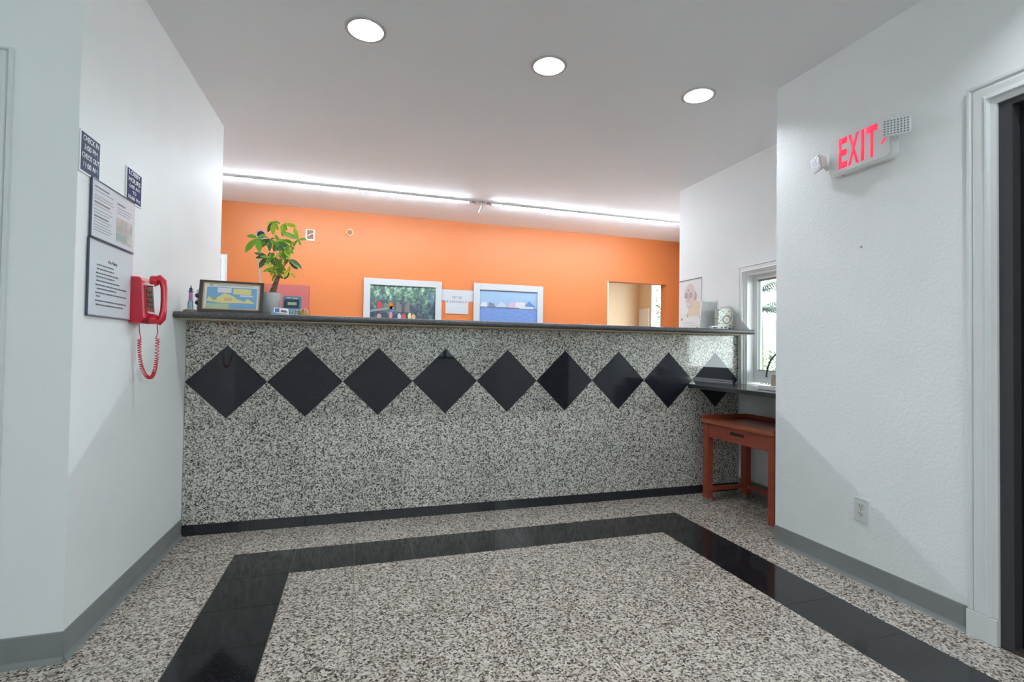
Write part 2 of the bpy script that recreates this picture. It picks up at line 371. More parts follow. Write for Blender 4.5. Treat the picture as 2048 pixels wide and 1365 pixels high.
# room beyond the doorway
bm = newbm(); box(bm, 3.0, 6.3, 5.2, 5.3, 0, H+.3); struct('wall_beyond_back', bm, beige_m, 'beige wall seen through the doorway')
bm = newbm(); box(bm, 2.9, 3.0, YB+.13, 5.3, 0, H+.3); struct('wall_beyond_left', bm, beige_m, 'left wall of the room beyond')
struct('wall_beyond_right', wallmesh(Fr((6.16, 0, 0), (0, -1, 0), (0, 0, 1)), -5.2, -2.82, 0, H+.3, [(-4.80, -2.95, .3, 2.55)], -.1, 0), beige_m, 'window wall of the room beyond')
bm = newbm(); box(bm, -1.5, -.4, YB+.13, YB+1.2, 0, H+.3); struct('wall_beyond_door', bm, beige_m, 'closet wall behind the left door')

# baseboards with cove toe
def baseboard(name, fr, a0, a1, label):
    bm = newbm(); prof = [(0.0, 0.0), (.017, 0.0), (.012, .006), (.006, .018), (.004, .098), (.002, .102), (0, .102)]
    lo = [bm.verts.new(fr.p(a0, z, d)) for d, z in prof]; hi = [bm.verts.new(fr.p(a1, z, d)) for d, z in prof]
    bm.faces.new(lo); bm.faces.new(hi[::-1]); n = len(prof)
    for i in range(n): bm.faces.new([lo[i], lo[(i+1) % n], hi[(i+1) % n], hi[i]])
    return struct(name, bm, base_m, label)
baseboard('baseboard_left', FL, YL-.004, -.012, 'grey vinyl baseboard along the left wall')
baseboard('baseboard_left_front', FLF, -.186, .004, 'grey vinyl baseboard at the lower left edge')
baseboard('baseboard_right', FRt, .957, 1.925, 'grey vinyl baseboard below the exit sign wall')
baseboard('baseboard_alcove', FWn, 0.0, .95, 'dark baseboard behind the side table')
baseboard('baseboard_lobby', FRt, 3.08, 6.9, 'grey vinyl baseboard beyond the dark door')

# casings (three-ridge profile)
def casing_profile(w):
    k = w/.095; return [(0, 0), (0, .013), (.004*k, .019), (.012*k, .019), (.018*k, .010), (.024*k, .017), (.030*k, .018), (.052*k, .0165), (.060*k, .018), (.065*k, .026), (.071*k, .026), (.076*k, .012), (w, .011), (w, 0)]
def casing_v(fr, a, sgn, b0, b1, w):
    bm = newbm(); pr = casing_profile(w)
    lo = [bm.verts.new(fr.p(a+sgn*x, b0, c)) for x, c in pr]; hi = [bm.verts.new(fr.p(a+sgn*x, b1, c)) for x, c in pr]
    bm.faces.new(lo); bm.faces.new(hi[::-1]); n = len(pr)
    for i in range(n): bm.faces.new([lo[i], lo[(i+1) % n], hi[(i+1) % n], hi[i]])
    return bm
def casing_mitre(fr, a0, a1, b1, b0, w):
    """left leg, head, right leg as three bmeshes with mitred corners"""
    pr = casing_profile(w); res = []
    def sweep(P0, P1):
        bm = newbm(); n = len(pr); lo = [bm.verts.new(p) for p in P0]; hi = [bm.verts.new(p) for p in P1]
        bm.faces.new(lo); bm.faces.new(hi[::-1])
        for i in range(n): bm.faces.new([lo[i], lo[(i+1) % n], hi[(i+1) % n], hi[i]])
        return bm
    L0 = [fr.p(a0+x, b0, c) for x, c in pr]; L1 = [fr.p(a0+x, b1-x, c) for x, c in pr]
    R1 = [fr.p(a1-x, b1-x, c) for x, c in pr]; R0 = [fr.p(a1-x, b0, c) for x, c in pr]
    return sweep(L0, L1), sweep(L1, R1), sweep(R1, R0)

# door_1: dark framed door on the right wall
d1 = thing('door_1', (XR, -2.5, 0), 'dark framed door at the right edge with white fluted casing', None, kind='structure')
for b_, nm in zip(casing_mitre(FRt, 1.922, 3.078, 2.175, .102, .098), ('casing_leg', 'casing_head', 'casing_leg')): obj(nm, b_, trim_m, d1)
for a0 in (1.920, 2.980):
    bm = newbm(); fprism(bm, FRt, [(a0, 0), (a0+.1, 0), (a0+.1, .1), (a0, .1)], 0, .0205); obj('plinth_block', bm, trim_m, d1, bevel=.002)
bm = newbm(); fbox(bm, FRt, 2.020, 2.062, 0, 2.10, -.14, -.001); fbox(bm, FRt, 2.938, 2.98, 0, 2.10, -.14, -.001); fbox(bm, FRt, 2.062, 2.938, 2.055, 2.10, -.14, -.001)
obj('door_frame', bm, darkdoor_m, d1)
bm = newbm(); fbox(bm, FRt, 2.064, 2.936, .012, 2.053, -.09, -.045); leaf = obj('door_leaf', bm, darkleaf_m, d1)
bm = newbm(); fbox(bm, FRt, 2.062, 2.938, 0, .012, -.14, .0); obj('threshold', bm, mat('bronze_threshold', (.10, .085, .075, 1), .4, metal=.6), d1)
bm = newbm(); tube(bm, [FRt.p(2.84, 1.02, -.045), FRt.p(2.84, 1.02, .0), FRt.p(2.74, 1.02, .0)], .010); obj('door_handle', bm, chrome_m, leaf)
# door_2: white door at the left edge
d2 = thing('door_2', (-.71, YL, 0), 'white door casing at the far left edge', None, kind='structure')
for b_, nm in zip(casing_mitre(FLF, -1.24, -.185, 2.10, 0, .07), ('casing_leg', 'casing_head', 'casing_leg')): obj(nm, b_, trim_m, d2)
bm = newbm(); fbox(bm, FLF, -1.165, -.26, .01, 2.025, -.07, -.03); lf = obj('door_leaf', bm, trim_m, d2)
for z0, z1 in ((.2, .95), (1.1, 1.85)):
    for a0 in (-1.05, -.66):
        bm = newbm(); fbox(bm, FLF, a0, a0+.29, z0, z1, -.03, -.024); obj('door_panel', bm, trim_m, lf, bevel=.003)
# door_3: casing on the orange wall
d3 = thing('door_3', (-.93, YB, 0), 'white door casing on the orange wall behind the left corner', None, kind='structure')
for b_, nm in zip(casing_mitre(FB, -1.41, -.425, 2.085, 0, .065), ('casing_leg', 'casing_head', 'casing_leg')): obj(nm, b_, trim_m, d3)
bm = newbm(); fbox(bm, FB, -1.345, -.515, .01, 2.02, -.08, -.04); obj('door_leaf', bm, trim_m, d3)
# door_4: white door beyond the doorway
F6 = Fr((6.16, 0, 0), (0, -1, 0), (0, 0, 1))
d4 = thing('door_4', (6.16, -5.0, 0), 'narrow white panel beyond the orange wall doorway', None, kind='structure')
d4.location = (6.16, 5.0, 0)
bm = newbm(); fbox(bm, F6, -5.15, -4.82, 0, 1.93, 0, .03); obj('door_leaf', bm, white_m, d4)
# trim_1: wall corner beads
bm = newbm(); fbox(bm, FB, 4.135, 4.147, 0, 2.05, -.13, .002); struct('trim_1', bm, mat('pale_corner_bead', (.85, .72, .55, 1), .4), 'pale jamb edge of the doorway in the orange wall')

# window_1: alcove window
w1 = thing('window_1', (XW, -.45, .855), 'white framed window beside the counter end looking onto palms', None, kind='structure')
for b_, nm in zip(casing_mitre(FWn, 0.0, .913, 1.798, .856, .063), ('casing_leg', 'casing_head', 'casing_leg')): obj(nm, b_, winwhite_m, w1)
bm = newbm()
for a0, a1, b0, b1 in ((.063, .078, .856, 1.735), (.835, .85, .856, 1.735), (.078, .835, 1.72, 1.735)): fbox(bm, FWn, a0, a1, b0, b1, -.13, .0)
obj('jamb', bm, winwhite_m, w1)
bm = newbm()
for a0, a1, b0, b1 in ((.078, .118, .87, 1.72), (.795, .835, .87, 1.72), (.118, .795, 1.685, 1.72), (.118, .795, .87, .965)): fbox(bm, FWn, a0, a1, b0, b1, -.11, -.065)
sash = obj('sash', bm, winwhite_m, w1)
bm = newbm(); fbox(bm, FWn, .118, .795, 1.672, 1.685, -.092, -.07); fbox(bm, FWn, .118, .795, .965, .972, -.092, -.07); fbox(bm, FWn, .116, .119, .965, 1.685, -.092, -.07)
obj('gasket', bm, mat('grey_gasket', (.22, .24, .23, 1), .6), sash)
bm = newbm(); fbox(bm, FWn, .119, .795, .972, 1.672, -.09, -.086); obj('pane', bm, glass_m, sash)
# lobby windows behind the viewer; the high one is added for fill light
for k, (a0, a1, b0, b1) in enumerate(((-3.25, -1.62, .92, 1.50), (-3.25, .9, 1.55, 2.6))):
    ff = Fr((0, YF, 0), (-1, 0, 0), (0, 0, 1))
    w = thing('window_%d' % (k+2), (-(a0+a1)/2, YF, b0), ('low tinted lobby window behind the viewer', 'long high fill window added behind the viewer')[k], None, kind='structure')
    bm = newbm(); t_ = .05; mid = (a0+a1)/2
    for q in ((a0, a0+t_, b0, b1), (a1-t_, a1, b0, b1), (a0+t_, a1-t_, b1-t_, b1), (a0+t_, a1-t_, b0, b0+t_), (mid-.025, mid+.025, b0+t_, b1-t_)): fbox(bm, ff, *q, -.1, -.04)
    obj('frame', bm, darkdoor_m, w)
    for q in ((a0+t_, mid-.025), (mid+.025, a1-t_)):
        bm = newbm(); fbox(bm, ff, *q, b0+t_, b1-t_, -.075, -.07); obj('pane', bm, (tint_m, tint2_m)[k], w)
w6 = thing('window_6', (XR, -4.35, 1.55), 'high fill window added to the right wall behind the viewer', None, kind='structure')  # unseen window added to brighten the left wall
bm = newbm()
for q in ((3.2, 3.25, 1.55, 2.6), (5.45, 5.5, 1.55, 2.6), (3.25, 5.45, 1.55, 1.6), (3.25, 5.45, 2.55, 2.6), (4.33, 4.37, 1.6, 2.55)): fbox(bm, FRt, *q, -.1, -.04)
obj('frame', bm, darkdoor_m, w6)
for q in ((3.25, 4.33), (4.37, 5.45)):
    bm = newbm(); fbox(bm, FRt, *q, 1.6, 2.55, -.075, -.07); obj('pane', bm, glass_m, w6)
w5 = thing('window_4', (6.16, 3.9, .3), 'bright window beyond the doorway in the orange wall', None, kind='structure')
bm = newbm()
for q in ((-4.80, -4.77, .3, 2.55), (-2.98, -2.95, .3, 2.55), (-4.77, -2.98, 2.52, 2.55), (-4.77, -2.98, .3, .33)): fbox(bm, F6, *q, -.09, .0)
obj('frame', bm, white_m, w5)
bm = newbm(); fbox(bm, F6, -4.77, -2.98, .33, 2.52, -.06, -.055); obj('pane', bm, glass_m, w5)

# ------------------------------------------------------------------ reception counter
D = 0.431; ZC = 0.8851; ZK = 0.062; ZT = 1.240; XC1 = 3.887; YT = 0.011
ctr = thing('reception_counter', (1.94, .08, 0), 'tall granite tiled reception counter with a row of black diamonds', 'counter')
bm = newbm(); box(bm, .001, 3.884, YT, .15, 0, ZT-.002); obj('core', bm, carc_m, ctr)
FC = Fr((0, YT-.001, 0), (1, 0, 0), (0, 0, 1))   # n = -Y
cols = [0.002] + [0.0585+PT*k for k in range(13)] + [XC1]
zrows = [(ZK, ZK+(ZC-D/2-ZK)/2), (ZK+(ZC-D/2-ZK)/2, ZC-D/2), (ZC+D/2, ZT)]
def mk_tile(pts, m, parent, name, t=.0105, inset=.0005):
    cx = sum(p[0] for p in pts)/len(pts); cz = sum(p[1] for p in pts)/len(pts)
    q = []
    for a, b in pts:
        v = Vector((a-cx, b-cz)); q.append((a-v.x/max(v.length, 1e-6)*inset*1.4, b-v.y/max(v.length, 1e-6)*inset*1.4))
    bm = newbm(); fprism(bm, FC, q, 0, t); return obj(name, bm, m, parent)
shared = {}
def rect_tile(x0, x1, z0, z1, m, name, t=.0105, j=.0004):
    k = (round(x1-x0, 4), round(z1-z0, 4), name)
    if k not in shared:
        bm = newbm(); w, h = (x1-x0)/2-j, (z1-z0)/2-j; box(bm, -w, w, -t, 0, -h, h)
        me = bpy.data.meshes.new(name); bmesh.ops.recalc_face_normals(bm, faces=bm.faces[:]); bm.to_mesh(me); bm.free(); me.materials.append(m); shared[k] = me
    o = bpy.data.objects.new(name, shared[k]); C.objects.link(o); o.parent = ctr
    o.location = Vector(((x0+x1)/2, YT-.0005, (z0+z1)/2)) - ctr.location
for z0, z1 in zrows:
    for x0, x1 in zip(cols, cols[1:]): rect_tile(x0, x1, z0, z1, granite_c, 'granite_tile')
for x0, x1 in zip(cols, cols[1:]): rect_tile(x0, x1, 0.0, ZK, black_m, 'kick_tile', t=.014, j=.0006)
off = .002
for i in range(9):
    x = i*D+off*0; mk_tile([(x, ZC), (x+D/2, ZC-D/2), (x+D, ZC), (x+D/2, ZC+D/2)], black_m, ctr, 'diamond_tile')
for i in range(10):
    for s in (1, -1):
        x = i*D; pts = [(x, ZC)]
        l = max(x-D/2, .002); r = min(x+D/2, XC1)
        if i == 0: pts = [(.002, ZC+s*.002), (x+D/2, ZC+s*D/2), (.002, ZC+s*D/2)]
        elif i == 9: pts = [(x, ZC), (XC1, ZC), (XC1, ZC+s*D/2), (x-D/2, ZC+s*D/2)]
        else: pts = [(x, ZC), (x+D/2, ZC+s*D/2), (x-D/2, ZC+s*D/2)]
        mk_tile(pts, granite_c, ctr, 'triangle_tile')
bm = newbm(); box(bm, XC1+.001, XC1+.006, .0, .15, 0, ZT); obj('end_bead', bm, trim_m, ctr)

ct = thing('countertop', (1.94, .05, ZT), 'dark grey bullnose countertop running along the top of the reception counter', 'countertop')
def slab(x0, x1):
    bm = newbm(); y0, y1 = -.225, .36; z0, z1 = ZT+.004, 1.281; r = (z1-z0)/2; prof = [(y1, z0), (y1, z1)]
    for k in range(9):
        t = math.radians(90+180*k/8); prof.append((y0+r+r*math.cos(t), (z0+z1)/2+r*math.sin(t)))
    a = [bm.verts.new((x0, y, z)) for y, z in prof]; b = [bm.verts.new((x1, y, z)) for y, z in prof]
    bm.faces.new(a); bm.faces.new(b[::-1]); n = len(prof)
    for i in range(n): bm.faces.new([a[i], a[(i+1) % n], b[(i+1) % n], b[i]])
    return bm
obj('slab', slab(.003, 1.9335), ctop_m, ct, smooth=True); obj('slab', slab(1.9345, 3.838), ctop_m, ct, smooth=True)
bm = newbm(); box(bm, .006, 3.80, -.207, .33, ZT+.0005, ZT+.0035); obj('plywood_underlay', bm, ply_m, ct)

# window ledge
ZS = .855
bm = newbm(); box(bm, 3.405, XW-.001, YRC+.001, -.002, ZS-.030, ZS)
obj('window_ledge', bm, mat('dark_ledge', (.055, .055, .057, 1), .14), None, 'dark polished ledge along the window beside the counter', 'ledge', bevel=.004)

# ------------------------------------------------------------------ side table
tb = thing('side_table', (3.6, -.53, 0), 'cherry wood side table with a drawer and metal feet under the ledge', 'table')
X0, X1, Y0, Y1, LG = 3.405, 3.80, -.846, -.185, .050
for x in (X0, X1-LG):
    for y in (Y0, Y1-LG):
        bm = newbm(); box(bm, x, x+LG, y, y+LG, .034, .585); l = obj('leg', bm, wood_m, tb, bevel=.002)
        bm = newbm(); box(bm, x+.002, x+LG-.002, y+.002, y+LG-.002, 0, .034); obj('metal_foot', bm, mat('brushed_steel', (.55, .52, .47, 1), .3, metal=1), l, bevel=.002)
bm = newbm(); box(bm, X0-.008, X1+.005, Y0-.008, Y1+.008, .585, .612); obj('tabletop', bm, woodtop_m, tb, bevel=.003)
for q in ((X1-.012, X1+.005, Y0-.008, Y1+.008), (X0-.008, X1-.0125, Y1-.008, Y1+.008), (X0-.008, X1-.0125, Y0-.008, Y0+.008)):
    bm = newbm(); box(bm, *q, .6125, .638); obj('gallery_rail', bm, wood_m, tb, bevel=.002)
bm = newbm(); box(bm, X0+.008, X0+.025, Y0+LG, Y1-LG, .485, .584); dr = obj('drawer', bm, wood_m, tb)
bm = newbm(); box(bm, X0+.0065, X0+.0075, -.585, -.46, .535, .556); obj('finger_slot', bm, hole_m, dr)
for nm, q in (('apron', (X0+LG, X1-LG, Y1-.03, Y1-.012)), ('apron', (X0+LG, X1-LG, Y0+.012, Y0+.03)), ('apron', (X1-.03, X1-.012, Y0+LG, Y1-LG))):
    bm = newbm(); box(bm, *q, .485, .584); obj(nm, bm, wood_m, tb)
for q in ((X0+LG, X1-LG, Y1-.036, Y1-.012), (X0+LG, X1-LG, Y0+.012, Y0+.036), (X1-.036, X1-.012, Y0+LG, Y1-LG)):
    bm = newbm(); box(bm, *q, .082, .112); obj('stretcher', bm, wood_m, tb)

# ------------------------------------------------------------------ red wall phone
ph = thing('wall_phone', (0.0, -.69, 1.19), 'red wall telephone with a coiled cord beside the acrylic notices', 'telephone')
bm = newbm(); fprism(bm, Fr((0, -.75, 0), (1, 0, 0), (0, 0, 1)), [(0.001, 1.190), (.043, 1.190), (.062, 1.215), (.050, 1.375), (.038, 1.395), (0.001, 1.395)], -.118, 0)
obj('body', bm, red_m, ph, bevel=.006)
bm = newbm(); fprism(bm, Fr((0, -.735, 0), (1, 0, 0), (0, 0, 1)), [(.045, 1.235), (.064, 1.235), (.053, 1.362), (.045, 1.362)], -.088, 0)
kp = obj('keypad_panel', bm, reddk_m, ph, bevel=.002)
for i in range(4):
    for j in range(3):
        z = 1.336-i*.022; y = -.717+j*.0225; x = .064-(z-1.235)*.0866
        bm = newbm(); box(bm, x-.001, x+.006, y-.007, y+.007, z-.007, z+.007); obj('key', bm, keys_m, kp, bevel=.002)
bm = newbm(); box(bm, .045, .0665, -.722, -.66, 1.236, 1.244); obj('number_card', bm, paper_m, ph)
bm = newbm(); box(bm, .045, .078, -.705, -.677, 1.358, 1.378); obj('hook', bm, chrome_m, ph, bevel=.003)
# handset
bm = newbm()
grip = [(.092, 1.388), (.108, 1.396), (.119, 1.384), (.124, 1.35), (.125, 1.30), (.124, 1.25), (.119, 1.216), (.108, 1.202), (.092, 1.208)]
tube(bm, [(x-.012, -.691, z) for x, z in grip], [.0165, .018, .0155, .013, .0125, .013, .0155, .018, .0165], 12)
lathe(bm, [(.012, -.018), (.022, -.014), (.0235, .0), (.020, .012), (.012, .016)], (.076, -.691, 1.384), 16, 'X')
lathe(bm, [(.012, -.018), (.022, -.014), (.0235, .0), (.020, .012), (.012, .016)], (.076, -.691, 1.212), 16, 'X')
obj('handset', bm, red_m, ph, smooth=True)
# coiled cord
bm = newbm()
ctrl = [Vector(v) for v in ((.028, -.705, 1.120), (.028, -.700, 1.06), (.034, -.688, .995), (.048, -.672, .955), (.066, -.668, .952), (.080, -.676, .985), (.088, -.684, 1.04), (.092, -.690, 1.125))]
def cr(t):
    n = len(ctrl)-1; i = min(int(t*n), n-1); f = t*n-i
    P = [ctrl[max(i-1, 0)], ctrl[i], ctrl[i+1], ctrl[min(i+2, n)]]
    return .5*((2*P[1])+(P[2]-P[0])*f+(2*P[0]-5*P[1]+4*P[2]-P[3])*f*f+(3*P[1]-P[0]-3*P[2]+P[3])*f**3)
pts = []; NT_ = 46
for k in range(NT_*8+1):
    t = k/(NT_*8); c = cr(t); d = (cr(min(t+.01, 1))-cr(max(t-.01, 0))).normalized(); x = d.cross(Vector((0, 1, 0))).normalized(); y = d.cross(x)
    a = 2*math.pi*k/8; pts.append(c+(x*math.cos(a)+y*math.sin(a))*.0068)
pts = [Vector((.024, -.700, 1.19)), Vector((.027, -.702, 1.15))]+pts+[Vector((.092, -.690, 1.15)), Vector((.088, -.691, 1.205))]
tube(bm, pts, .0021, 5); obj('coiled_cord', bm, red_m, ph, smooth=True)

# ------------------------------------------------------------------ signs on the left wall
def sign(name, a0, a1, b0, b1, m, rows, label):
    s = thing(name, (0, (a0+a1)/2, b0), label, 'sign')
    bm = newbm(); fbox(bm, FL, a0, a1, b0, b1, .001, .004); obj('plate', bm, signw_m, s)
    bm = newbm(); fbox(bm, FL, a0+.006, a1-.006, b0+.006, b1-.006, .004, .0048); obj('printed_field', bm, m, s)
    for body, v, w, h in rows: text('lettering', body, .03, FL, (a0+a1)/2, b0+v, .0048, signw_m, s, width=w*.97, height=h*.95, bold=.014)
sign('check_in_sign', -1.172, -1.032, 1.710, 1.860, navyg_m, [('CHECK IN', .126, .112, .021), ('3:00 PM', .095, .094, .021), ('CHECK OUT', .063, .122, .021), ('11:00 AM', .031, .100, .021)],
     'blue check-in and check-out times sign, highest at the wall corner')
sign('lobby_hours_sign', -.812, -.660, 1.711, 1.858, navy_m, [('LOBBY', .127, .115, .022), ('HOURS', .097, .118, .022), ('6:00 AM', .070, .105, .017), ('TO', .046, .036, .016), ('10:00 PM', .021, .118, .017)],
     'navy lobby hours sign above the notices')
def notice(name, a0, a1, b0, b1, label):
    s = thing(name, (0, (a0+a1)/2, b0), label, 'notice')
    bm = newbm(); fbox(bm, FL, a0, a1, b0, b1, .004, .0055); fbox(bm, FL, a0, a1, b0, b0+.003, .0055, .0095); obj('acrylic_back', bm, mat('acrylic_edge', (.62, .66, .72, 1), .1), s)
    bm = newbm(); fbox(bm, FL, a0+.006, a1-.004, b0+.006, b1-.004, .0058, .0064); p = obj('paper', bm, paper_m, s)
    bm = newbm(); fbox(bm, FL, a0, a1, b0+.003, b1, .0085, .0095); obj('acrylic_front', bm, acry_m, s)
    bm = newbm(); fbox(bm, FL, a0, a0+.0015, b0, b1, .003, .0105); fbox(bm, FL, a0, a1, b1-.0015, b1, .003, .0105); fbox(bm, FL, a0, a1, b0-.0005, b0+.002, .003, .0105)
    obj('edge', bm, mat('dark_acrylic_edge', (.11, .13, .18, 1), .2), s)
    for a in (a0+.06, a1-.06):
        bm = newbm(); fbox(bm, FL, a-.01, a+.01, b1-.05, b1-.03, .0005, .004); obj('tape_pad', bm, white_m, s)
    return s, p
s1, p1 = notice('notice_holder', -1.095, -.735, 1.494, 1.714, 'upper acrylic notice with two columns of fine print on the left wall')
rows = []
for b, l, h in ((1.675, .15, 1), (1.655, .14, 0), (1.645, .15, 0)): rows.append((-1.07, -1.07+l, b))
for k in range(3): rows.append((-.89, -.76-.02*(k == 2), 1.655-.011*k))
for b in (1.618, 1.603, 1.592, 1.567, 1.556, 1.545, 1.535, 1.525): rows.append((-1.07, -.925-random.random()*.04, b))
bars('print', FL, rows, .0065, inkl_m, p1, .0028)
bars('heading', FL, [(-1.07, -.96, 1.688), (-1.07, -.95, 1.63), (-1.07, -.96, 1.578), (-.89, -.82, 1.67)], .0065, mat('mid_ink', (.24, .24, .25, 1), .6), p1, .006)
bm = newbm(); fbox(bm, FL, -.895, -.752, 1.515, 1.615, .0065, .0068); mp = obj('map_print', bm, mat('pale_map_print', (.62, .58, .55, 1), .7, var=.25, vscale=25), p1)
bm = newbm(); fbox(bm, FL, -.895, -.80, 1.523, 1.55, .0068, .0072); obj('map_green', bm, mat('map_green', (.42, .52, .46, 1), .7), mp)
s2, p2 = notice('notice_holder', -1.103, -.740, 1.202, 1.490, 'lower acrylic notice with one column of dark text beside the red phone')
text('heading', 'Pet Policy', .02, FL, -.915, 1.418, .0066, ink_m, p2, width=.072, height=.016)
rows = [(-1.04, -.90, 1.398), (-1.04, -.90, 1.383), (-1.045, -.86, 1.367), (-1.04, -.89, 1.353), (-1.04, -.855, 1.338), (-1.045, -.785, 1.322), (-1.035, -.88, 1.308), (-1.045, -.79, 1.292), (-1.04, -1.01, 1.279), (-1.045, -.79, 1.262), (-1.04, -.81, 1.247)]
segs = []
for a0, a1, b in rows:
    a = a0
    while a < a1-.006:
        w = min(random.uniform(.008, .028), a1-a); segs.append((a, a+w, b)); a += w+.0035
bars('print', FL, segs, .0066, mat('body_ink', (.15, .16, .17, 1), .6), p2, .0052)

# ------------------------------------------------------------------ exit sign
ex = thing('exit_sign', (XR, -1.5, 2.0), 'white emergency exit sign with red letters and two lamp heads', 'exit sign')
bm = newbm(); fprism(bm, FRt, rrect(1.335, 1.655, 2.003, 2.205, .035), .0, .042); obj('housing', bm, white_m, ex, bevel=.004)
bm = newbm(); fprism(bm, FRt, rrect(1.345, 1.645, 2.012, 2.197, .03), .042, .047); face = obj('face_plate', bm, white_m, ex)
for ch, a, w in (('E', 1.417, .044), ('X', 1.472, .056), ('I', 1.518, .017), ('T', 1.563, .054)):
    text('letter', ch, .15, FRt, a, 2.108, .0472, exitred_m, face, width=w, height=.152, bold=.032)
bm = newbm(); fprism(bm, FRt, [(1.602, 2.138), (1.614, 2.138), (1.636, 2.108), (1.614, 2.078), (1.602, 2.078), (1.622, 2.108)], .0472, .048); obj('arrow', bm, exitred_m, face)
bm = newbm(); lathe(bm, [(.004, -.003), (.004, .0)], FRt.p(1.40, 2.003, .022), 10); obj('test_button', bm, mat('button_red', (.6, .2, .2, 1), .4), ex)
def head(center, aim, label):
    aim = Vector(aim).normalized(); fr = Fr(center, Vector((0, 0, 1)).cross(aim), aim.cross(Vector((0, 0, 1)).cross(aim)))
    bm = newbm(); fprism(bm, fr, rrect(-.052, .052, -.040, .040, .014), -.022, .0)
    lo = [v for v in bm.verts if (v.co-fr.o).dot(fr.n) < -.01]
    for v in lo: v.co = fr.o+fr.n*(-.038)+(v.co-fr.o-fr.n*(v.co-fr.o).dot(fr.n))*.55
    h = obj('lamp_head', bm, white_m, ex, label=label, smooth=True)
    bm = newbm(); fprism(bm, fr, rrect(-.049, .049, -.037, .037, .012), .0005, .006); ln = obj('lens', bm, lens_m, h)
    bm = newbm()
    for i in range(8):
        for j in range(6): fprism(bm, Fr(fr.p(-.0405+.0116*i, -.029+.0116*j, .0061), fr.u, fr.v), ell(0, 0, .0030, .0036, 6), 0, .0012)
    obj('led_beads', bm, mat('led_bead', (.16, .17, .18, 1), .2), ln)
    bm = newbm(); tube(bm, [fr.p(0, 0, -.03), Vector((XR-.03, fr.o.y+(.03 if fr.o.y < -1.5 else -.03), fr.o.z-.035))], .011, 10); obj('swivel', bm, white_m, h, smooth=True)
head((XR-.088, -1.702, 2.112), (-.80, -.60, .02), 'clear lensed lamp head beside the arrow')
head((XR-.075, -1.292, 2.092), (-.88, .44, -.18), 'lamp head turned away on the far side')

# ------------------------------------------------------------------ outlet
ot = thing('wall_outlet', (XR, -1.48, .289), 'white duplex power outlet low on the right wall', 'outlet')
bm = newbm(); fprism(bm, FRt, rrect(1.4445, 1.5145, .290, .405, .004), .0, .005); obj('cover_plate', bm, mat('outlet_plate', (.68, .69, .68, 1), .35), ot, bevel=.002)
for z in (.367, .328):
    bm = newbm(); fprism(bm, FRt, rrect(1.463, 1.496, z-.014, z+.014, .010), .005, .0068); r = obj('receptacle', bm, mat('outlet_face', (.62, .63, .60, 1), .35), ot)
    for q in ((1.4715, 1.4740, z-.002, z+.008), (1.4850, 1.4875, z-.002, z+.007)):
        bm = newbm(); fbox(bm, FRt, *q, .0068, .0071); obj('slot', bm, hole_m, r)
    bm = newbm(); fprism(bm, FRt, ell(1.4795, z-.008, .0024, .0024, 10), .0068, .0071); obj('slot', bm, hole_m, r)
bm = newbm(); fprism(bm, FRt, ell(1.4795, .3475, .003, .003, 10), .005, .0062); obj('screw', bm, chrome_m, ot)
bm = newbm(); lathe(bm, [(.004, -.004), (.006, -.003), (.006, 0)], (XR, -1.477, 1.628), 10, 'X'); obj('wall_anchor', bm, mat('grey_anchor', (.4, .4, .4, 1), .6), None, 'tiny screw anchor in the right wall below the exit sign', 'screw')

# ------------------------------------------------------------------ ceiling lights
names = ('leftmost recessed ceiling downlight with a lit bulb', 'middle recessed ceiling downlight with a lit bulb', 'rightmost recessed ceiling downlight nearest the exit sign')
lab = ('left', 'middle', 'right')
for (x, y), lb in [(p, n_) for p, n_ in zip([(q[0], ROWS[0]) for q in LIGHTS], names)]+[((q[0], ROWS[r_]), '%s recessed downlight of the %s added fill row behind the viewer' % (lab[i], ('nearer', 'farther')[r_-1])) for r_ in (1, 2) for i, q in enumerate(LIGHTS)]:
    t = thing('downlight', (x, y, H), lb, 'ceiling light', 'recessed ceiling downlights')
    bm = newbm(); lathe(bm, [(.100, -.001), (.098, -.006), (.084, -.006), (.080, .004), (.0825, .004), (.0825, -.0005)], (x, y, H), 40, close=False)
    vs = bm.verts[:]; n = 40
    for k in range(n): bm.faces.new([vs[k], vs[(k+1) % n], vs[5*n+(k+1) % n], vs[5*n+k]])
    obj('trim_ring', bm, ring_m, t, smooth=True)
    bm = newbm(); lathe(bm, [(.080, .003), (.076, .05), (.066, .10), (.05, .14)], (x, y, H), 40, close=False)
    vs = bm.verts[:]; bm.faces.new(vs[-40:]); obj('reflector', bm, can_m, t, smooth=True)
    bm = newbm(); lathe(bm, [(.014, .139), (.02, .12), (.034, .085), (.036, .07), (.030, .055), (.014, .048)], (x, y, H), 24); obj('bulb', bm, bulb_m, t, smooth=True)
YLED = 1.80
for x0, x1, lb in ((-.42, 2.045, 'lit LED ceiling tube on the left half of the office ceiling'), (2.255, 4.70, 'lit LED ceiling tube on the right half of the office ceiling')):
    t = thing('led_tube', ((x0+x1)/2, YLED, H), lb, 'ceiling light', 'LED ceiling tubes')
    bm = newbm(); box(bm, x0, x1, YLED-.020, YLED+.020, H-.0165, H-.0005); obj('housing', bm, white_m, t)
    bm = newbm(); fprism(bm, Fr((x0+.02, YLED, H-.0168), (0, 1, 0), (0, 0, 1)), [(.0135*math.cos(math.radians(214+11.2*k)), .0135*math.sin(math.radians(214+11.2*k))+.0070) for k in range(11)], 0, x1-x0-.04); obj('tube', bm, led_m, t, smooth=True)
    for x in (x0+.01, x1-.01):
        bm = newbm(); box(bm, x-.01, x+.01, YLED-.016, YLED+.016, H-.030, H-.0166); obj('end_cap', bm, white_m, t)
t = thing('ceiling_connector', (2.15, YLED, H), 'small white ceiling connector box with dangling wires between the LED tubes', 'connector')
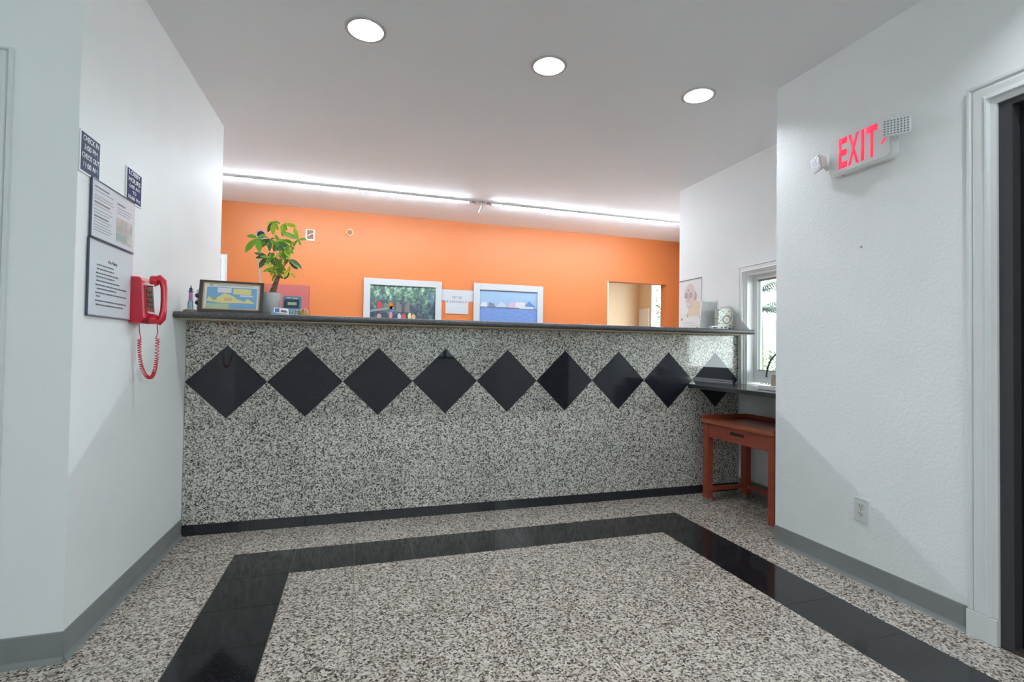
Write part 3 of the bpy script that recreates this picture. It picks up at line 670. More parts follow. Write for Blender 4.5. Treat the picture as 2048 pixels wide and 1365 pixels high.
bm = newbm(); box(bm, 2.095, 2.21, YLED-.04, YLED+.04, H-.022, H-.0005); obj('box', bm, white_m, t, bevel=.004)
bm = newbm(); box(bm, 2.06, 2.095, YLED-.015, YLED+.015, H-.018, H-.0005); box(bm, 2.21, 2.25, YLED-.015, YLED+.015, H-.018, H-.0005); obj('tail', bm, mat('grey_plastic', (.45, .45, .46, 1), .5), t)
bm = newbm(); box(bm, 2.125, 2.185, YLED-.041, YLED-.0402, H-.017, H-.009); obj('label_slot', bm, mat('slot_grey', (.2, .2, .19, 1), .5), t)
bm = newbm(); tube(bm, [(2.155, YLED-.03, H-.022), (2.15, YLED-.035, H-.06), (2.135, YLED-.04, H-.095), (2.12, YLED-.045, H-.125)], .005, 8); obj('wire', bm, white_m, t, smooth=True)
bm = newbm(); tube(bm, [(2.165, YLED-.02, H-.022), (2.165, YLED-.02, H-.06), (2.15, YLED-.025, H-.09), (2.13, YLED-.03, H-.13)], .004, 8); obj('wire', bm, mat('wire_grey', (.3, .3, .29, 1), .5), t, smooth=True)

# ------------------------------------------------------------------ orange wall fittings
t = thing('wall_box', (.40, YB, 2.31), 'open brown junction box with a pale edge on the orange wall', 'wall plate')
bm = newbm(); fbox(bm, FB, .352, .446, 2.300, 2.425, .001, .006); obj('plate', bm, mat('cream_plate', (.80, .66, .50, 1), .5), t)
bm = newbm(); fbox(bm, FB, .366, .434, 2.318, 2.418, .006, .009); obj('box_opening', bm, mat('brown_box', (.20, .085, .045, 1), .6, var=.5, vscale=60), t)
bm = newbm(); tube(bm, [FB.p(.37, 2.345, .012), FB.p(.40, 2.365, .02), FB.p(.43, 2.38, .012)], .004, 6); obj('wire', bm, white_m, t)
t = thing('round_alarm', (.822, YB, 2.39), 'round brown alarm disc with a pale rim on the orange wall', 'alarm')
bm = newbm(); lathe(bm, [(.040, -.001), (.040, -.012), (.034, -.016), (.030, -.016), (.030, -.003)], (.822, YB, 2.427), 24, 'Y'); obj('rim', bm, mat('peach_rim', (.85, .50, .28, 1), .5), t, smooth=True)
bm = newbm(); lathe(bm, [(.029, -.003), (.029, -.012), (.015, -.018)], (.822, YB, 2.427), 24, 'Y'); obj('grille', bm, mat('brown_grille', (.26, .10, .05, 1), .6), t, smooth=True)
bm = newbm(); fbox(bm, FB, -.03, .402, 1.20, 1.788, .002, .02); obj('red_board', bm, redb_m, None, 'plain red panel on the orange wall behind the plant', 'panel')

def picture(name, a0, a1, b0, b1, fw_, label):
    t = thing(name, ((a0+a1)/2, YB, b0), label, 'picture')
    for q in ((a0, a0+fw_, b0, b1), (a1-fw_, a1, b0, b1), (a0+fw_, a1-fw_, b1-fw_, b1), (a0+fw_, a1-fw_, b0, b0+fw_)):
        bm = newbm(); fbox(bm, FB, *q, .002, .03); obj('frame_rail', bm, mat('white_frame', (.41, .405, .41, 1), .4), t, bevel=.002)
    return t
# parrot picture
def photo_mat(name, build):
    t = NT(name); build(t); t.b.inputs['Roughness'].default_value = .35; return t.m
def jungle(t):
    pos = t.add('ShaderNodeNewGeometry').outputs['Position']
    mp = t.add('ShaderNodeMapping'); t.link(pos, mp.inputs[0]); mp.inputs['Scale'].default_value = (1.3, 1, 1); mp.inputs['Rotation'].default_value = (0, .6, 0)
    nz = t.add('ShaderNodeTexNoise', i_Scale=16.0, i_Detail=9.0, i_Roughness=.75); t.link(mp.outputs[0], nz.inputs['Vector'])
    r = t.ramp([(.33, (.025, .032, .05, 1)), (.44, (.06, .085, .10, 1)), (.52, (.09, .17, .10, 1)), (.58, (.24, .35, .26, 1)), (.66, (.45, .51, .46, 1))])
    sx = t.add('ShaderNodeSeparateXYZ'); t.link(pos, sx.inputs[0])
    mr = t.add('ShaderNodeMapRange'); t.link(sx.outputs['Z'], mr.inputs[0]); mr.inputs[1].default_value = 1.42; mr.inputs[2].default_value = 1.85; mr.inputs[3].default_value = -.15; mr.inputs[4].default_value = .05
    ad = t.add('ShaderNodeMath', operation='ADD'); t.link(nz.outputs['Fac'], ad.inputs[0]); t.link(mr.outputs[0], ad.inputs[1])
    t.link(ad.outputs[0], r.inputs[0]); t.link(r.outputs[0], t.b.inputs['Base Color'])
pc = picture('framed_picture', .988, 1.892, 1.27, 1.912, .074, 'white framed photo of parrots and people among jungle trees')
bm = newbm(); fbox(bm, FB, 1.062, 1.818, 1.344, 1.838, .004, .012); pr = obj('photo', bm, photo_mat('jungle_photo', jungle), pc)
def blob(name, pts, m, parent, c=.0122, fr=FB):
    bm = newbm(); fprism(bm, fr, pts, c, c+.0006); return obj(name, bm, m, parent)
pk = lambda n, c: mat('print_'+n, tuple(v*.6 for v in c[:3])+(1,), .4)
U = lambda px: .989+(px-95)*.000512          # crop x -> wall X
V = lambda py: 1.913-(py-70)*.000527
for nm, cx, cy, rx, ry, c in (('parrot_print', 450, 650, 55, 85, (.75, .05, .05, 1)), ('parrot_print', 695, 640, 55, 80, (.80, .16, .02, 1)), ('parrot_wing', 715, 690, 45, 45, (.85, .50, .05, 1)), ('parrot_tail', 730, 745, 50, 45, (.07, .25, .60, 1)),
        ('figure_print', 700, 850, 38, 90, (.75, .30, .33, 1)), ('figure_print', 985, 880, 55, 80, (.75, .08, .09, 1)), ('figure_print', 890, 870, 40, 70, (.55, .62, .75, 1)), ('figure_print', 1125, 850, 40, 80, (.78, .72, .45, 1)), ('figure_print', 1215, 870, 45, 75, (.82, .50, .20, 1)), ('figure_print', 440, 890, 50, 60, (.55, .36, .30, 1))):
    blob(nm, ell(U(cx), V(cy)-.03*(cx/2048), rx*.0005, ry*.0005, 14), pk('%d_%d' % (cx, cy), c), pr)
blob('branch_print', [(U(240), V(770)), (U(660), V(700)), (U(660), V(740)), (U(240), V(820))], pk('branch', (.32, .32, .36, 1)), pr)
blob('trunk_print', [(U(1590), V(290)-.02), (U(1650), V(290)-.02), (U(1660), V(620)), (U(1600), V(560))], pk('trunk', (.16, .24, .40, 1)), pr)
for cx, cy in ((870, 660), (1065, 660)): blob('tree_print', [(U(cx-60), V(cy+90)-.02), (U(cx-45), V(cy-60)-.02), (U(cx), V(cy-130)-.02), (U(cx+55), V(cy-50)-.02), (U(cx+75), V(cy+100)-.02)], pk('brown', (.26, .20, .20, 1)), pr)
# harbour picture
pc = picture('framed_picture', 2.287, 3.200, 1.27, 1.922, .078, 'white framed photo of a harbour with a blue roofed pavilion')
bm = newbm(); fbox(bm, FB, 2.365, 3.122, 1.348, 1.844, .004, .012); pr = obj('photo', bm, pk('sky', (.38, .54, .74, 1)), pc)
def sea(t):
    pos = t.add('ShaderNodeNewGeometry').outputs['Position']; mp = t.add('ShaderNodeMapping'); t.link(pos, mp.inputs[0]); mp.inputs['Scale'].default_value = (4, 1, 40)
    nz = t.add('ShaderNodeTexNoise', i_Scale=3.0, i_Detail=5.0); t.link(mp.outputs[0], nz.inputs['Vector'])
    r = t.ramp([(.3, (.09, .16, .36, 1)), (.7, (.16, .235, .45, 1))]); t.link(nz.outputs['Fac'], r.inputs[0]); t.link(r.outputs[0], t.b.inputs['Base Color'])
bm = newbm(); fbox(bm, FB, 2.365, 3.122, 1.348, 1.628, .012, .0126); obj('sea_print', bm, photo_mat('sea_photo', sea), pr)
U2 = lambda px: 2.365+(px-275)*.000491
z0 = 1.628
blob('shore_print', [(2.365, z0-.004), (3.10, z0-.012), (3.10, z0+.012), (2.365, z0+.012)], pk('shore', (.17, .18, .24, 1)), pr, .0127)
for pts, c in (([(285, 0), (470, 0), (470, .055), (340, .055)], (.75, .74, .76, 1)), ([(700, 0), (1000, 0), (960, .03), (850, .075), (800, .05)], (.60, .64, .75, 1)), ([(1030, 0), (1230, 0), (1230, .06), (1110, .075), (1060, .045)], (.72, .48, .62, 1)), ([(1230, 0), (1490, 0), (1490, .072), (1230, .072)], (.78, .72, .72, 1)), ([(500, .0), (690, .0), (660, .04), (590, .05), (520, .06)], (.24, .26, .34, 1))):
    blob('building_print', [(U2(a), z0+.008+b) for a, b in pts], pk('b%d' % pts[0][0], c), pr, .0128)
blob('roof_print', [(U2(1470), z0+.03), (U2(1770), z0+.022), (U2(1760), z0+.035), (U2(1595), z0+.10)], pk('roof', (.13, .28, .60, 1)), pr, .0135)
blob('pavilion_print', [(U2(1330), z0+.0), (U2(1740), z0+.0), (U2(1700), z0+.028), (U2(1350), z0+.028)], pk('pav', (.70, .72, .76, 1)), pr, .0131)
# strip and pet fee sheet
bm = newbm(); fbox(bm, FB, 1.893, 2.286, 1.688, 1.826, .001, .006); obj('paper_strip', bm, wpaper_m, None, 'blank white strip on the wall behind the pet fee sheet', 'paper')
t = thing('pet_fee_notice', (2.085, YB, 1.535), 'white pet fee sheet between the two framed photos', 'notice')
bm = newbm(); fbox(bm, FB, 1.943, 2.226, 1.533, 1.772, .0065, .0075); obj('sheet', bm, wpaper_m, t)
text('lettering', 'PET FEE', .03, FB, 2.085, 1.732, .0076, mat('slate_ink', (.10, .11, .13, 1), .6), t, width=.118, height=.028)
text('lettering', '$15/PET/NIGHT', .03, FB, 2.085, 1.678, .0076, MATS['slate_ink'], t, width=.255, height=.030)
bars('print', FB, [(1.96, 2.19, 1.642), (2.04, 2.18, 1.625), (2.06, 2.13, 1.585)], .0076, inkl_m, t, .007)

# ------------------------------------------------------------------ things on the counter
ZCT = 1.281
# lighthouse figurine
t = thing('lighthouse_figurine', (.066, -.165, ZCT), 'small lighthouse figurine on a round wooden base at the counter end', 'figurine')
bm = newbm(); lathe(bm, [(.034, 0), (.035, .004), (.033, .011)], (.066, -.165, ZCT), 24); obj('wooden_base', bm, mat('base_wood', (.28, .16, .11, 1), .5), t, smooth=True)
bm = newbm(); lathe(bm, [(.021, .011), (.023, .014), (.019, .018)], (.066, -.165, ZCT), 20); obj('rock', bm, mat('rock', (.40, .47, .45, 1), .7), t, smooth=True)
bm = newbm(); lathe(bm, [(.0125, .018), (.0105, .06)], (.066, -.165, ZCT), 16); obj('lower_tower', bm, mat('tower_blue', (.30, .48, .55, 1), .4), t, smooth=True)
for k in range(3):
    a = 2*math.pi*k/3-.4; bm = newbm(); tube(bm, [(.066+.0125*math.cos(a), -.165+.0125*math.sin(a), ZCT+.019), (.066+.0108*math.cos(a), -.165+.0108*math.sin(a), ZCT+.06)], .003, 6); obj('blue_stripe', bm, mat('stripe_blue', (.10, .24, .33, 1), .4), t)
bm = newbm(); lathe(bm, [(.0105, .06), (.0085, .108)], (.066, -.165, ZCT), 16); obj('upper_tower', bm, mat('tower_purple', (.42, .20, .36, 1), .4), t, smooth=True)
bm = newbm(); lathe(bm, [(.008, .108), (.012, .110), (.012, .114), (.007, .116), (.0075, .124), (.010, .125), (.002, .137), (.002, .147)], (.066, -.165, ZCT), 16); obj('lantern', bm, mat('lantern_dark', (.06, .05, .09, 1), .4), t, smooth=True)
# white dispenser with two dark knobs
t = thing('knob_dispenser', (.104, -.10, ZCT), 'white block with two dark rounded knobs between the lighthouse and the map frame', 'dispenser')
bm = newbm(); box(bm, .075, .135, -.095, -.07, ZCT, ZCT+.135); obj('block', bm, white_m, t, bevel=.003)
for z in (.098, .058):
    bm = newbm(); tube(bm, [(.072, -.105, ZCT+z), (.078, -.105, ZCT+z), (.12, -.105, ZCT+z), (.132, -.105, ZCT+z)], [.008, .0125, .0125, .007], 14); obj('knob', bm, mat('dark_rubber', (.035, .033, .05, 1), .4), t, smooth=True)
# framed map, leaning back
lean = math.radians(10)
FM = Fr((.098, -.155, ZCT+.0005), (1, .10, 0), (0, math.sin(lean), math.cos(lean)))
t = thing('framed_map', (.26, -.14, ZCT), 'dark framed map with yellow islands leaning on the counter beside the plant', 'picture')
MW, MH, fwid = .322, .186, .019
for pts in ([(0, 0), (MW, 0), (MW-fwid, fwid), (fwid, fwid)], [(0, MH), (fwid, MH-fwid*.6), (MW-fwid, MH-fwid*.6), (MW, MH)], [(0, 0), (fwid, fwid), (fwid, MH-fwid*.6), (0, MH)], [(MW, 0), (MW, MH), (MW-fwid, MH-fwid*.6), (MW-fwid, fwid)]):
    bm = newbm(); fprism(bm, FM, pts, -.012, .012); obj('frame_rail', bm, mat('charcoal_frame', (.055, .05, .055, 1), .35), t, bevel=.001)
q0 = (fwid, MW-fwid, fwid, MH-fwid*.6)
for q in ((q0[0], q0[0]+.007, q0[2], q0[3]), (q0[1]-.007, q0[1], q0[2], q0[3]), (q0[0], q0[1], q0[3]-.006, q0[3]), (q0[0], q0[1], q0[2], q0[2]+.006)):
    bm = newbm(); fbox(bm, FM, *q, -.006, .009); obj('gold_lip', bm, mat('gold_lip', (.58, .40, .20, 1), .4), t)
bm = newbm(); fbox(bm, FM, q0[0], q0[1], q0[2], q0[3], -.01, .004); sheet = obj('map_sheet', bm, paper2_m, t)
ma0, ma1, mb0, mb1 = q0[0]+.018, q0[1]-.016, q0[2]+.008, q0[3]-.024
def mb(name, pts, c, d): 
    bm = newbm(); fprism(bm, FM, [(ma0+(ma1-ma0)*a, mb0+(mb1-mb0)*b) for a, b in pts], .0042, .0046+d); obj(name, bm, mat('map_'+name+str(len(pts))+str(d), c, .5), sheet)
R_ = lambda a0, a1, b0, b1: [(a0, b0), (a1, b0), (a1, b1), (a0, b1)]
mb('sea', R_(0, 1, 0, 1), (.20, .40, .62, 1), 0)
mb('inset', R_(.01, .45, .0, .22), (.42, .56, .38, 1), .0004)
mb('legend', R_(.21, .48, .74, .97), (.75, .72, .74, 1), .0005); mb('legend_b', R_(.52, .88, .68, .95), (.72, .66, .28, 1), .0006)
mb('legend_c', R_(.66, .92, .58, .66), (.70, .75, .80, 1), .0007)
mb('island', [(0, .33), (.05, .55), (.12, .38), (.2, .5), (.35, .72), (.5, .62), (.6, .45), (.75, .35), (.82, .5), (.95, .3), (.98, .26), (.6, .27), (.3, .24)], (.74, .66, .28, 1), .0009)
mb('city', R_(.35, .5, .36, .5), (.68, .45, .28, 1), .0011); mb('shade', R_(.12, .2, .38, .52), (.30, .42, .24, 1), .0012)
bm = newbm(); fprism(bm, FM, ell(ma0+.02, mb1+.010, .012, .006, 14), .0042, .0046); obj('emblem', bm, mat('map_emblem', (.42, .45, .28, 1), .5), sheet)
bars('heading', FM, [(ma0+.04, ma1-.02, mb1+.010)], .0042, inkl_m, sheet, .004)
bm = newbm(); fprism(bm, FM, [(.13, .02), (.19, .02), (.175, .15), (.145, .15)], -.016, -.0125); obj('easel_back', bm, hole_m, t)

# plant
t = thing('potted_plant', (.456, -.03, ZCT), 'braided money tree with bright palmate leaves in a pale pot on the counter', 'plant')
bm = newbm(); lathe(bm, [(.040, 0), (.042, .002), (.056, .130), (.057, .136), (.053, .136), (.050, .12)], (.445, -.03, ZCT), 32); obj('pot', bm, pot_m, t, smooth=True)
bm = newbm(); lathe(bm, [(.051, .12), (.03, .126)], (.445, -.03, ZCT), 24); obj('soil', bm, soil_m, t)
for k in range(3):
    bm = newbm(); P = []
    for i in range(25):
        f = i/24; a = 2*math.pi*(k/3+f*1.6); r = .012*(1-.5*f)
        P.append((.448+.035*f+r*math.cos(a), -.03+r*math.sin(a), ZCT+.118+.125*f))
    tube(bm, P, [.0095-.003*i/24 for i in range(25)], 8); obj('trunk', bm, bark_m, t, smooth=True)
def leafmesh(m):
    bm = newbm(); L = [(-.0, 0), (.16, .10), (.34, .165), (.52, .19), (.70, .165), (.86, .10), (1, 0)]
    mid = [bm.verts.new((x, 0, -.10*x*x)) for x, w in L]
    for s in (1, -1):
        e = [mid[0]]+[bm.verts.new((x, s*w, .05*w/.19-.10*x*x)) for x, w in L[1:-1]]+[mid[-1]]
        for i in range(len(L)-1):
            f = [mid[i], mid[i+1], e[i+1], e[i]]; f = list(dict.fromkeys(f))
            if len(f) > 2: bm.faces.new(f if s > 0 else f[::-1])
    for f in bm.faces: f.smooth = True
    me = bpy.data.meshes.new('leaf'); bm.to_mesh(me); bm.free(); me.materials.append(m); return me
LM = [leafmesh(m) for m in (leaf1_m, leaf2_m, leaf3_m, leaf4_m)]
def PX(px, py): return (.50+(480+px*.15385-565)*.00272, 1.85-(430+py*.15385-443)*.00303)
rng = random.Random(3)
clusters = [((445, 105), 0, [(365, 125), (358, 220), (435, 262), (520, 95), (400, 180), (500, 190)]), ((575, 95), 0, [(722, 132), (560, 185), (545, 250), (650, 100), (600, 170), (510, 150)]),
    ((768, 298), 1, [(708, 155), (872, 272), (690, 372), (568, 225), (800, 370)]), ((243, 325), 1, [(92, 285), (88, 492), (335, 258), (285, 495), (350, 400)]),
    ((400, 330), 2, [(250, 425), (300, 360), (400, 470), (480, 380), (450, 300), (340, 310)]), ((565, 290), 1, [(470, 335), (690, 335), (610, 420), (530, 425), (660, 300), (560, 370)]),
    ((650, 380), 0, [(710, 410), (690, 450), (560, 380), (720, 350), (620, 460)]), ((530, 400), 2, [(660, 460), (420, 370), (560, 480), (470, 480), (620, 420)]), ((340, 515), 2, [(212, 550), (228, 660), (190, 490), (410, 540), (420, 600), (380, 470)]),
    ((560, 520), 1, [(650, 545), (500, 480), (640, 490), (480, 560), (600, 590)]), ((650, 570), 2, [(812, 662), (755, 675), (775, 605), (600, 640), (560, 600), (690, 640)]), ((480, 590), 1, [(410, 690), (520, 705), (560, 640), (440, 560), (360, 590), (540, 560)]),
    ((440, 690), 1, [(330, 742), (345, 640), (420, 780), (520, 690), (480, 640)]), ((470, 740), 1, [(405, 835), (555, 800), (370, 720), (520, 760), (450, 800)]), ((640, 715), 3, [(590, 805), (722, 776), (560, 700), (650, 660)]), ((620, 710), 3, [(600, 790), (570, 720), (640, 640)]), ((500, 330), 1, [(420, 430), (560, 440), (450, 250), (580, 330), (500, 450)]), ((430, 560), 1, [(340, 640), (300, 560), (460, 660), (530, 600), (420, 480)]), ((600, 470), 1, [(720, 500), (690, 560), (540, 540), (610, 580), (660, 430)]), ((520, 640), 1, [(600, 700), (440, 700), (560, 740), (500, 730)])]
hub = Vector((.483, -.03, ZCT+.243))
for (c0, tone, tips) in clusters:
    cx, cz = PX(*c0); cy = -.03+rng.uniform(-.07, .07); c = Vector((cx, cy, cz))
    bm = newbm(); tube(bm, [hub, (hub+c)/2+Vector((rng.uniform(-.01, .01), 0, .012)), c], [.0022, .0018, .0012], 5, caps=False); obj('petiole', bm, leaf2_m if tone != 2 else bark_m, t)
    for tp in tips:
        tx, tz = PX(*tp); tipv = Vector((tx, cy+rng.uniform(-.04, .04), tz)); d = tipv-c; Ln = d.length*1.12; d.normalize()
        nrm = Vector((rng.uniform(-.4, .4), -.95, .45+rng.uniform(-.25, .25))); nrm = (nrm-d*nrm.dot(d)).normalized(); y = nrm.cross(d)
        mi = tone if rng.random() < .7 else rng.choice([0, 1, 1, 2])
        o = bpy.data.objects.new('leaf', LM[mi]); C.objects.link(o); o.parent = t
        mm = Matrix((d, y, nrm)).transposed() @ Matrix.Diagonal((Ln, Ln*rng.uniform(.85, 1.08), Ln)); mm = mm.to_4x4(); mm.translation = c-t.location; o.matrix_local = mm

# white pole with dark round disc
t = thing('disc_stand', (.335, .28, ZCT), 'thin white pole with a round dark disc behind the plant', 'stand')
bm = newbm(); tube(bm, [(.336, .28, ZCT+.002), (.329, .28, 1.55), (.316, .28, 1.70), (.326, .28, 1.80)], .0055, 8); obj('pole', bm, white_m, t, smooth=True)
bm = newbm(); lathe(bm, [(.028, 0), (.030, -.012), (.026, -.018)], (.330, .285, 1.827), 24, 'Y'); obj('disc_rim', bm, white_m, t, smooth=True)
bm = newbm(); lathe(bm, [(.023, -.0182), (.021, -.021)], (.330, .285, 1.827), 24, 'Y'); obj('disc', bm, mat('dark_disc', (.045, .035, .075, 1), .3), t, smooth=True)
bm = newbm(); lathe(bm, [(.04, 0), (.04, .006), (.008, .008)], (.336, .28, ZCT), 20); obj('foot', bm, white_m, t)

# card terminal
tz0 = ZCT
FT = Fr((.506, -.03, tz0), (1, 0, 0), (0, math.sin(.22), math.cos(.22)))
t = thing('card_terminal', (.54, 0, tz0), 'blue grey card terminal with a small green display beside the plant pot', 'terminal')
bm = newbm(); fprism(bm, FT, rrect(0, .107, .0, .130, .012), -.03, 0); obj('shell', bm, mat('terminal_blue', (.14, .26, .36, 1), .4), t, bevel=.002)
bm = newbm(); fprism(bm, FT, rrect(.010, .095, .055, .108, .004), .0002, .002); sc_ = obj('screen_bezel', bm, mat('bezel', (.03, .06, .085, 1), .3), t)
bm = newbm(); fbox(bm, FT, .030, .080, .072, .090, .0021, .003); obj('display', bm, mat('lcd', (.45, .55, .38, 1), .3), sc_)
bars('logo_print', FT, [(.022, .046, .118), (.054, .084, .117)], .0003, white_m, t, .005)
for i in range(3):
    for j in range(4):
        bm = newbm(); fbox(bm, FT, .030+j*.016, .042+j*.016, .010+i*.013, .019+i*.013, .0002, .003); obj('key', bm, mat('term_key', (.42, .58, .64, 1), .4), t)
# card holder
FCd = Fr((.476, -.165, ZCT), (1, .05, 0), (0, math.sin(.5), math.cos(.5)))
t = thing('card_holder', (.52, -.16, ZCT), 'small clear holder with pale business cards in front of the terminal', 'card holder')
bm = newbm(); box(bm, .476, .566, -.168, -.13, ZCT, ZCT+.006); obj('tray', bm, mat('pale_blue_acrylic', (.45, .62, .75, 1), .2), t, bevel=.002)
bm = newbm(); fprism(bm, FCd, [(.006, .012), (.088, .004), (.080, .040), (.008, .046)], .0, .006); cdx = obj('card', bm, paper_m, t)
bm = newbm(); fprism(bm, FCd, [(.012, .016), (.036, .014), (.035, .039), (.012, .041)], .0062, .0066); obj('card_picture', bm, mat('card_blue', (.08, .18, .45, 1), .4), cdx)
bm = newbm(); fprism(bm, FCd, [(.043, .016), (.078, .012), (.072, .027), (.043, .031)], .0062, .0066); obj('card_print', bm, mat('card_maroon', (.22, .10, .12, 1), .5), cdx)
bm = newbm(); fprism(bm, FCd, [(-.006, .0), (.006, .0), (.006, .03), (-.004, .03)], -.003, .004); obj('side_card', bm, mat('card_sky', (.12, .36, .62, 1), .4), t)
# basket trinket
t = thing('candy_basket', (.632, -.10, ZCT), 'tiny yellow woven basket with trinkets at the counter edge', 'basket')
bm = newbm(); lathe(bm, [(.022, 0), (.027, .018), (.028, .026), (.024, .026), (.021, .016)], (.632, -.12, ZCT), 20); obj('basket', bm, mat('straw', (.62, .42, .12, 1), .6, var=.3, vscale=120), t, smooth=True)
for k in range(5):
    a = k*1.25; bm = newbm(); bmesh.ops.create_icosphere(bm, subdivisions=2, radius=.008, matrix=Matrix.Translation((.632+.014*math.cos(a), -.12+.014*math.sin(a), ZCT+.028+.004*(k % 2)))); obj('trinket', bm, (mat('trinket_a', (.70, .45, .15, 1), .4), mat('trinket_b', (.30, .08, .06, 1), .4), mat('trinket_c', (.75, .55, .50, 1), .4))[k % 3], t, smooth=True)
bm = newbm(); tube(bm, [(.638, -.12, ZCT+.03), (.650, -.12, ZCT+.046), (.660, -.12, ZCT+.03), (.662, -.12, ZCT+.0)], .003, 6); obj('handle', bm, mat('cream_handle', (.72, .56, .45, 1), .5), t, smooth=True)

# calendar poster on the window wall
FK = FWn
t = thing('wall_poster', (XW, .63, 1.337), 'wall poster of a smiling person with round glasses in an orange robe', 'poster')
bm = newbm(); fbox(bm, FK, -.785, -.472, 1.300, 1.780, .002, .004); sh = obj('sheet', bm, paper2_m, t)
bm = newbm(); fbox(bm, FK, -.787, -.470, 1.776, 1.784, .001, .008); obj('top_bar', bm, mat('grey_bar', (.25, .25, .25, 1), .4), t)
pu = lambda px: -.785+(px-120)*.000695
pv = lambda py, px=340: 1.779-(py-270+(px-120)*.19)*.000463*1.0
def pb(nm, pts, c, d=.0): 
    bm = newbm(); fprism(bm, FK, pts, .0041, .0045+d); obj(nm, bm, mat('poster_'+nm, c, .6), sh)
pb('robe', [(-.72, 1.44), (-.50, 1.44), (-.49, 1.555), (-.56, 1.60), (-.64, 1.50)], (.74, .60, .45, 1))
pb('ear', ell(-.555, 1.62, .022, .04, 14), (.52, .36, .32, 1), .0001)
pb('face', [(-.635+.078*math.cos(a)*(.82 if math.sin(a) < 0 else 1), 1.625+(.118 if math.sin(a) > 0 else .125)*math.sin(a)) for a in [2*math.pi*k/28 for k in range(28)]], (.66, .56, .53, 1), .0002)
for cx in (-.685, -.622): pb('glasses', ell(cx, 1.635, .026, .026, 16), (.34, .28, .28, 1), .0004); pb('lens', ell(cx, 1.635, .018, .017, 14), (.48, .40, .39, 1), .0006)
pb('mark', ell(-.655, 1.682, .007, .014, 10), (.38, .20, .18, 1), .0004); pb('nose', [(-.665, 1.585), (-.640, 1.580), (-.652, 1.63)], (.55, .38, .34, 1), .0004)
pb('mouth', [(-.682, 1.562), (-.628, 1.560), (-.642, 1.542), (-.667, 1.543)], (.74, .70, .68, 1), .0005)
bars('print', FK, [(-.74, -.60, 1.385), (-.74, -.56, 1.372), (-.73, -.52, 1.352), (-.73, -.54, 1.335)], .0042, mat('soft_ink', (.55, .56, .58, 1), .6), sh, .006)
bars('print_mark', FK, [(-.76, -.735, 1.415), (-.50, -.485, 1.42), (-.67, -.655, 1.44), (-.54, -.51, 1.325)], .0042, mat('blue_grey_ink', (.30, .34, .40, 1), .6), sh, .022)

# brochures at the right end of the counter
lean2 = math.radians(14)
t = thing('brochure_stand', (3.68, .10, ZCT), 'slanted grey brochure sheet in a clear frame at the counter end', 'brochure')
FP = Fr((3.592, .12, ZCT), (1, -.05, 0), (.20, .16, 1))
bm = newbm(); fprism(bm, FP, [(0, 0), (.175, 0), (.165, .245), (.012, .25)], 0, .003); sh = obj('sheet', bm, mat('grey_sheet', (.46, .46, .45, 1), .6, var=.06, vscale=30), t)
for pts in ([(0, 0), (.006, 0), (.018, .26), (.010, .26)], [(.166, 0), (.178, 0), (.172, .262), (.160, .262)], [(.012, .248), (.166, .246), (.168, .264), (.012, .268)]):
    bm = newbm(); fprism(bm, FP, pts, .0032, .006); obj('clear_edge', bm, winwhite_m, t)
bars('print', FP, [(.02, .10, .06), (.02, .15, .045), (.02, .12, .035)], .0034, inkl_m, sh, .006)
t = thing('brochure_box', (3.79, .02, ZCT), 'pale speckled brochure box with a diamond emblem at the counter end', 'brochure')
FQ = Fr((3.712, .03, ZCT), (1, 0, 0), (0, 0, 1))
def speck(t_):
    pos = t_.add('ShaderNodeNewGeometry').outputs['Position']; v = t_.add('ShaderNodeTexNoise', i_Scale=75.0, i_Detail=3.0); t_.link(pos, v.inputs['Vector'])
    r = t_.ramp([(.36, (.16, .20, .19, 1)), (.46, (.50, .54, .46, 1)), (.6, (.68, .69, .62, 1))]); t_.link(v.outputs['Fac'], r.inputs[0]); t_.link(r.outputs[0], t_.b.inputs['Base Color'])
bm = newbm(); fprism(bm, FQ, [(0, 0), (.150, 0), (.150, .182), (.010, .176)], -.05, 0); bx_ = obj('box', bm, photo_mat('speckled_print', speck), t)
dm = lambda s: [(.082-.042*s, .090), (.082-.022*s, .090-.026*s), (.082, .090-.036*s), (.082+.022*s, .090-.026*s), (.082+.042*s, .090), (.082+.022*s, .090+.026*s), (.082, .090+.034*s), (.082-.022*s, .090+.026*s)]
bm = newbm(); fprism(bm, FQ, dm(1.0), .0002, .001); obj('emblem', bm, mat('emblem_dark', (.07, .06, .05, 1), .5), bx_)
bm = newbm(); fprism(bm, FQ, dm(.80), .0011, .0016); obj('emblem_face', bm, mat('emblem_cream', (.72, .68, .60, 1), .5), bx_)
bm = newbm(); fprism(bm, FQ, ell(.082, .090, .020, .014, 16), .0017, .0021); obj('emblem_pink', bm, mat('emblem_pink', (.68, .45, .38, 1), .5), bx_)
bars('print_mark', FQ, [(.03, .045, .022), (.068, .082, .010), (.062, .082, .024), (.10, .128, .018), (.138, .148, .02)], .0002, mat('dark_mark', (.08, .09, .12, 1), .5), bx_, .012)
t = thing('name_card', (3.645, -.02, ZCT), 'small white card with black lettering in front of the slanted brochure', 'card')
FN = Fr((3.612, -.02, ZCT), (1, 0, 0), (0, .2, 1))
bm = newbm(); fprism(bm, FN, rrect(0, .066, .0, .034, .003), 0, .002); cdx = obj('card', bm, paper2_m, t)
bm = newbm(); fprism(bm, FN, rrect(.008, .056, .012, .024, .004), .0021, .0026); obj('lettering', bm, ink_m, cdx)
bm = newbm(); fbox(bm, FN, -.030, .0, .004, .032, .0, .002); obj('blue_corner', bm, mat('slate_card', (.16, .22, .30, 1), .5), t)
t = thing('leaning_sheet', (3.86, .05, ZCT), 'pale grey sheet leaning on the window wall beside the brochure box', 'paper')
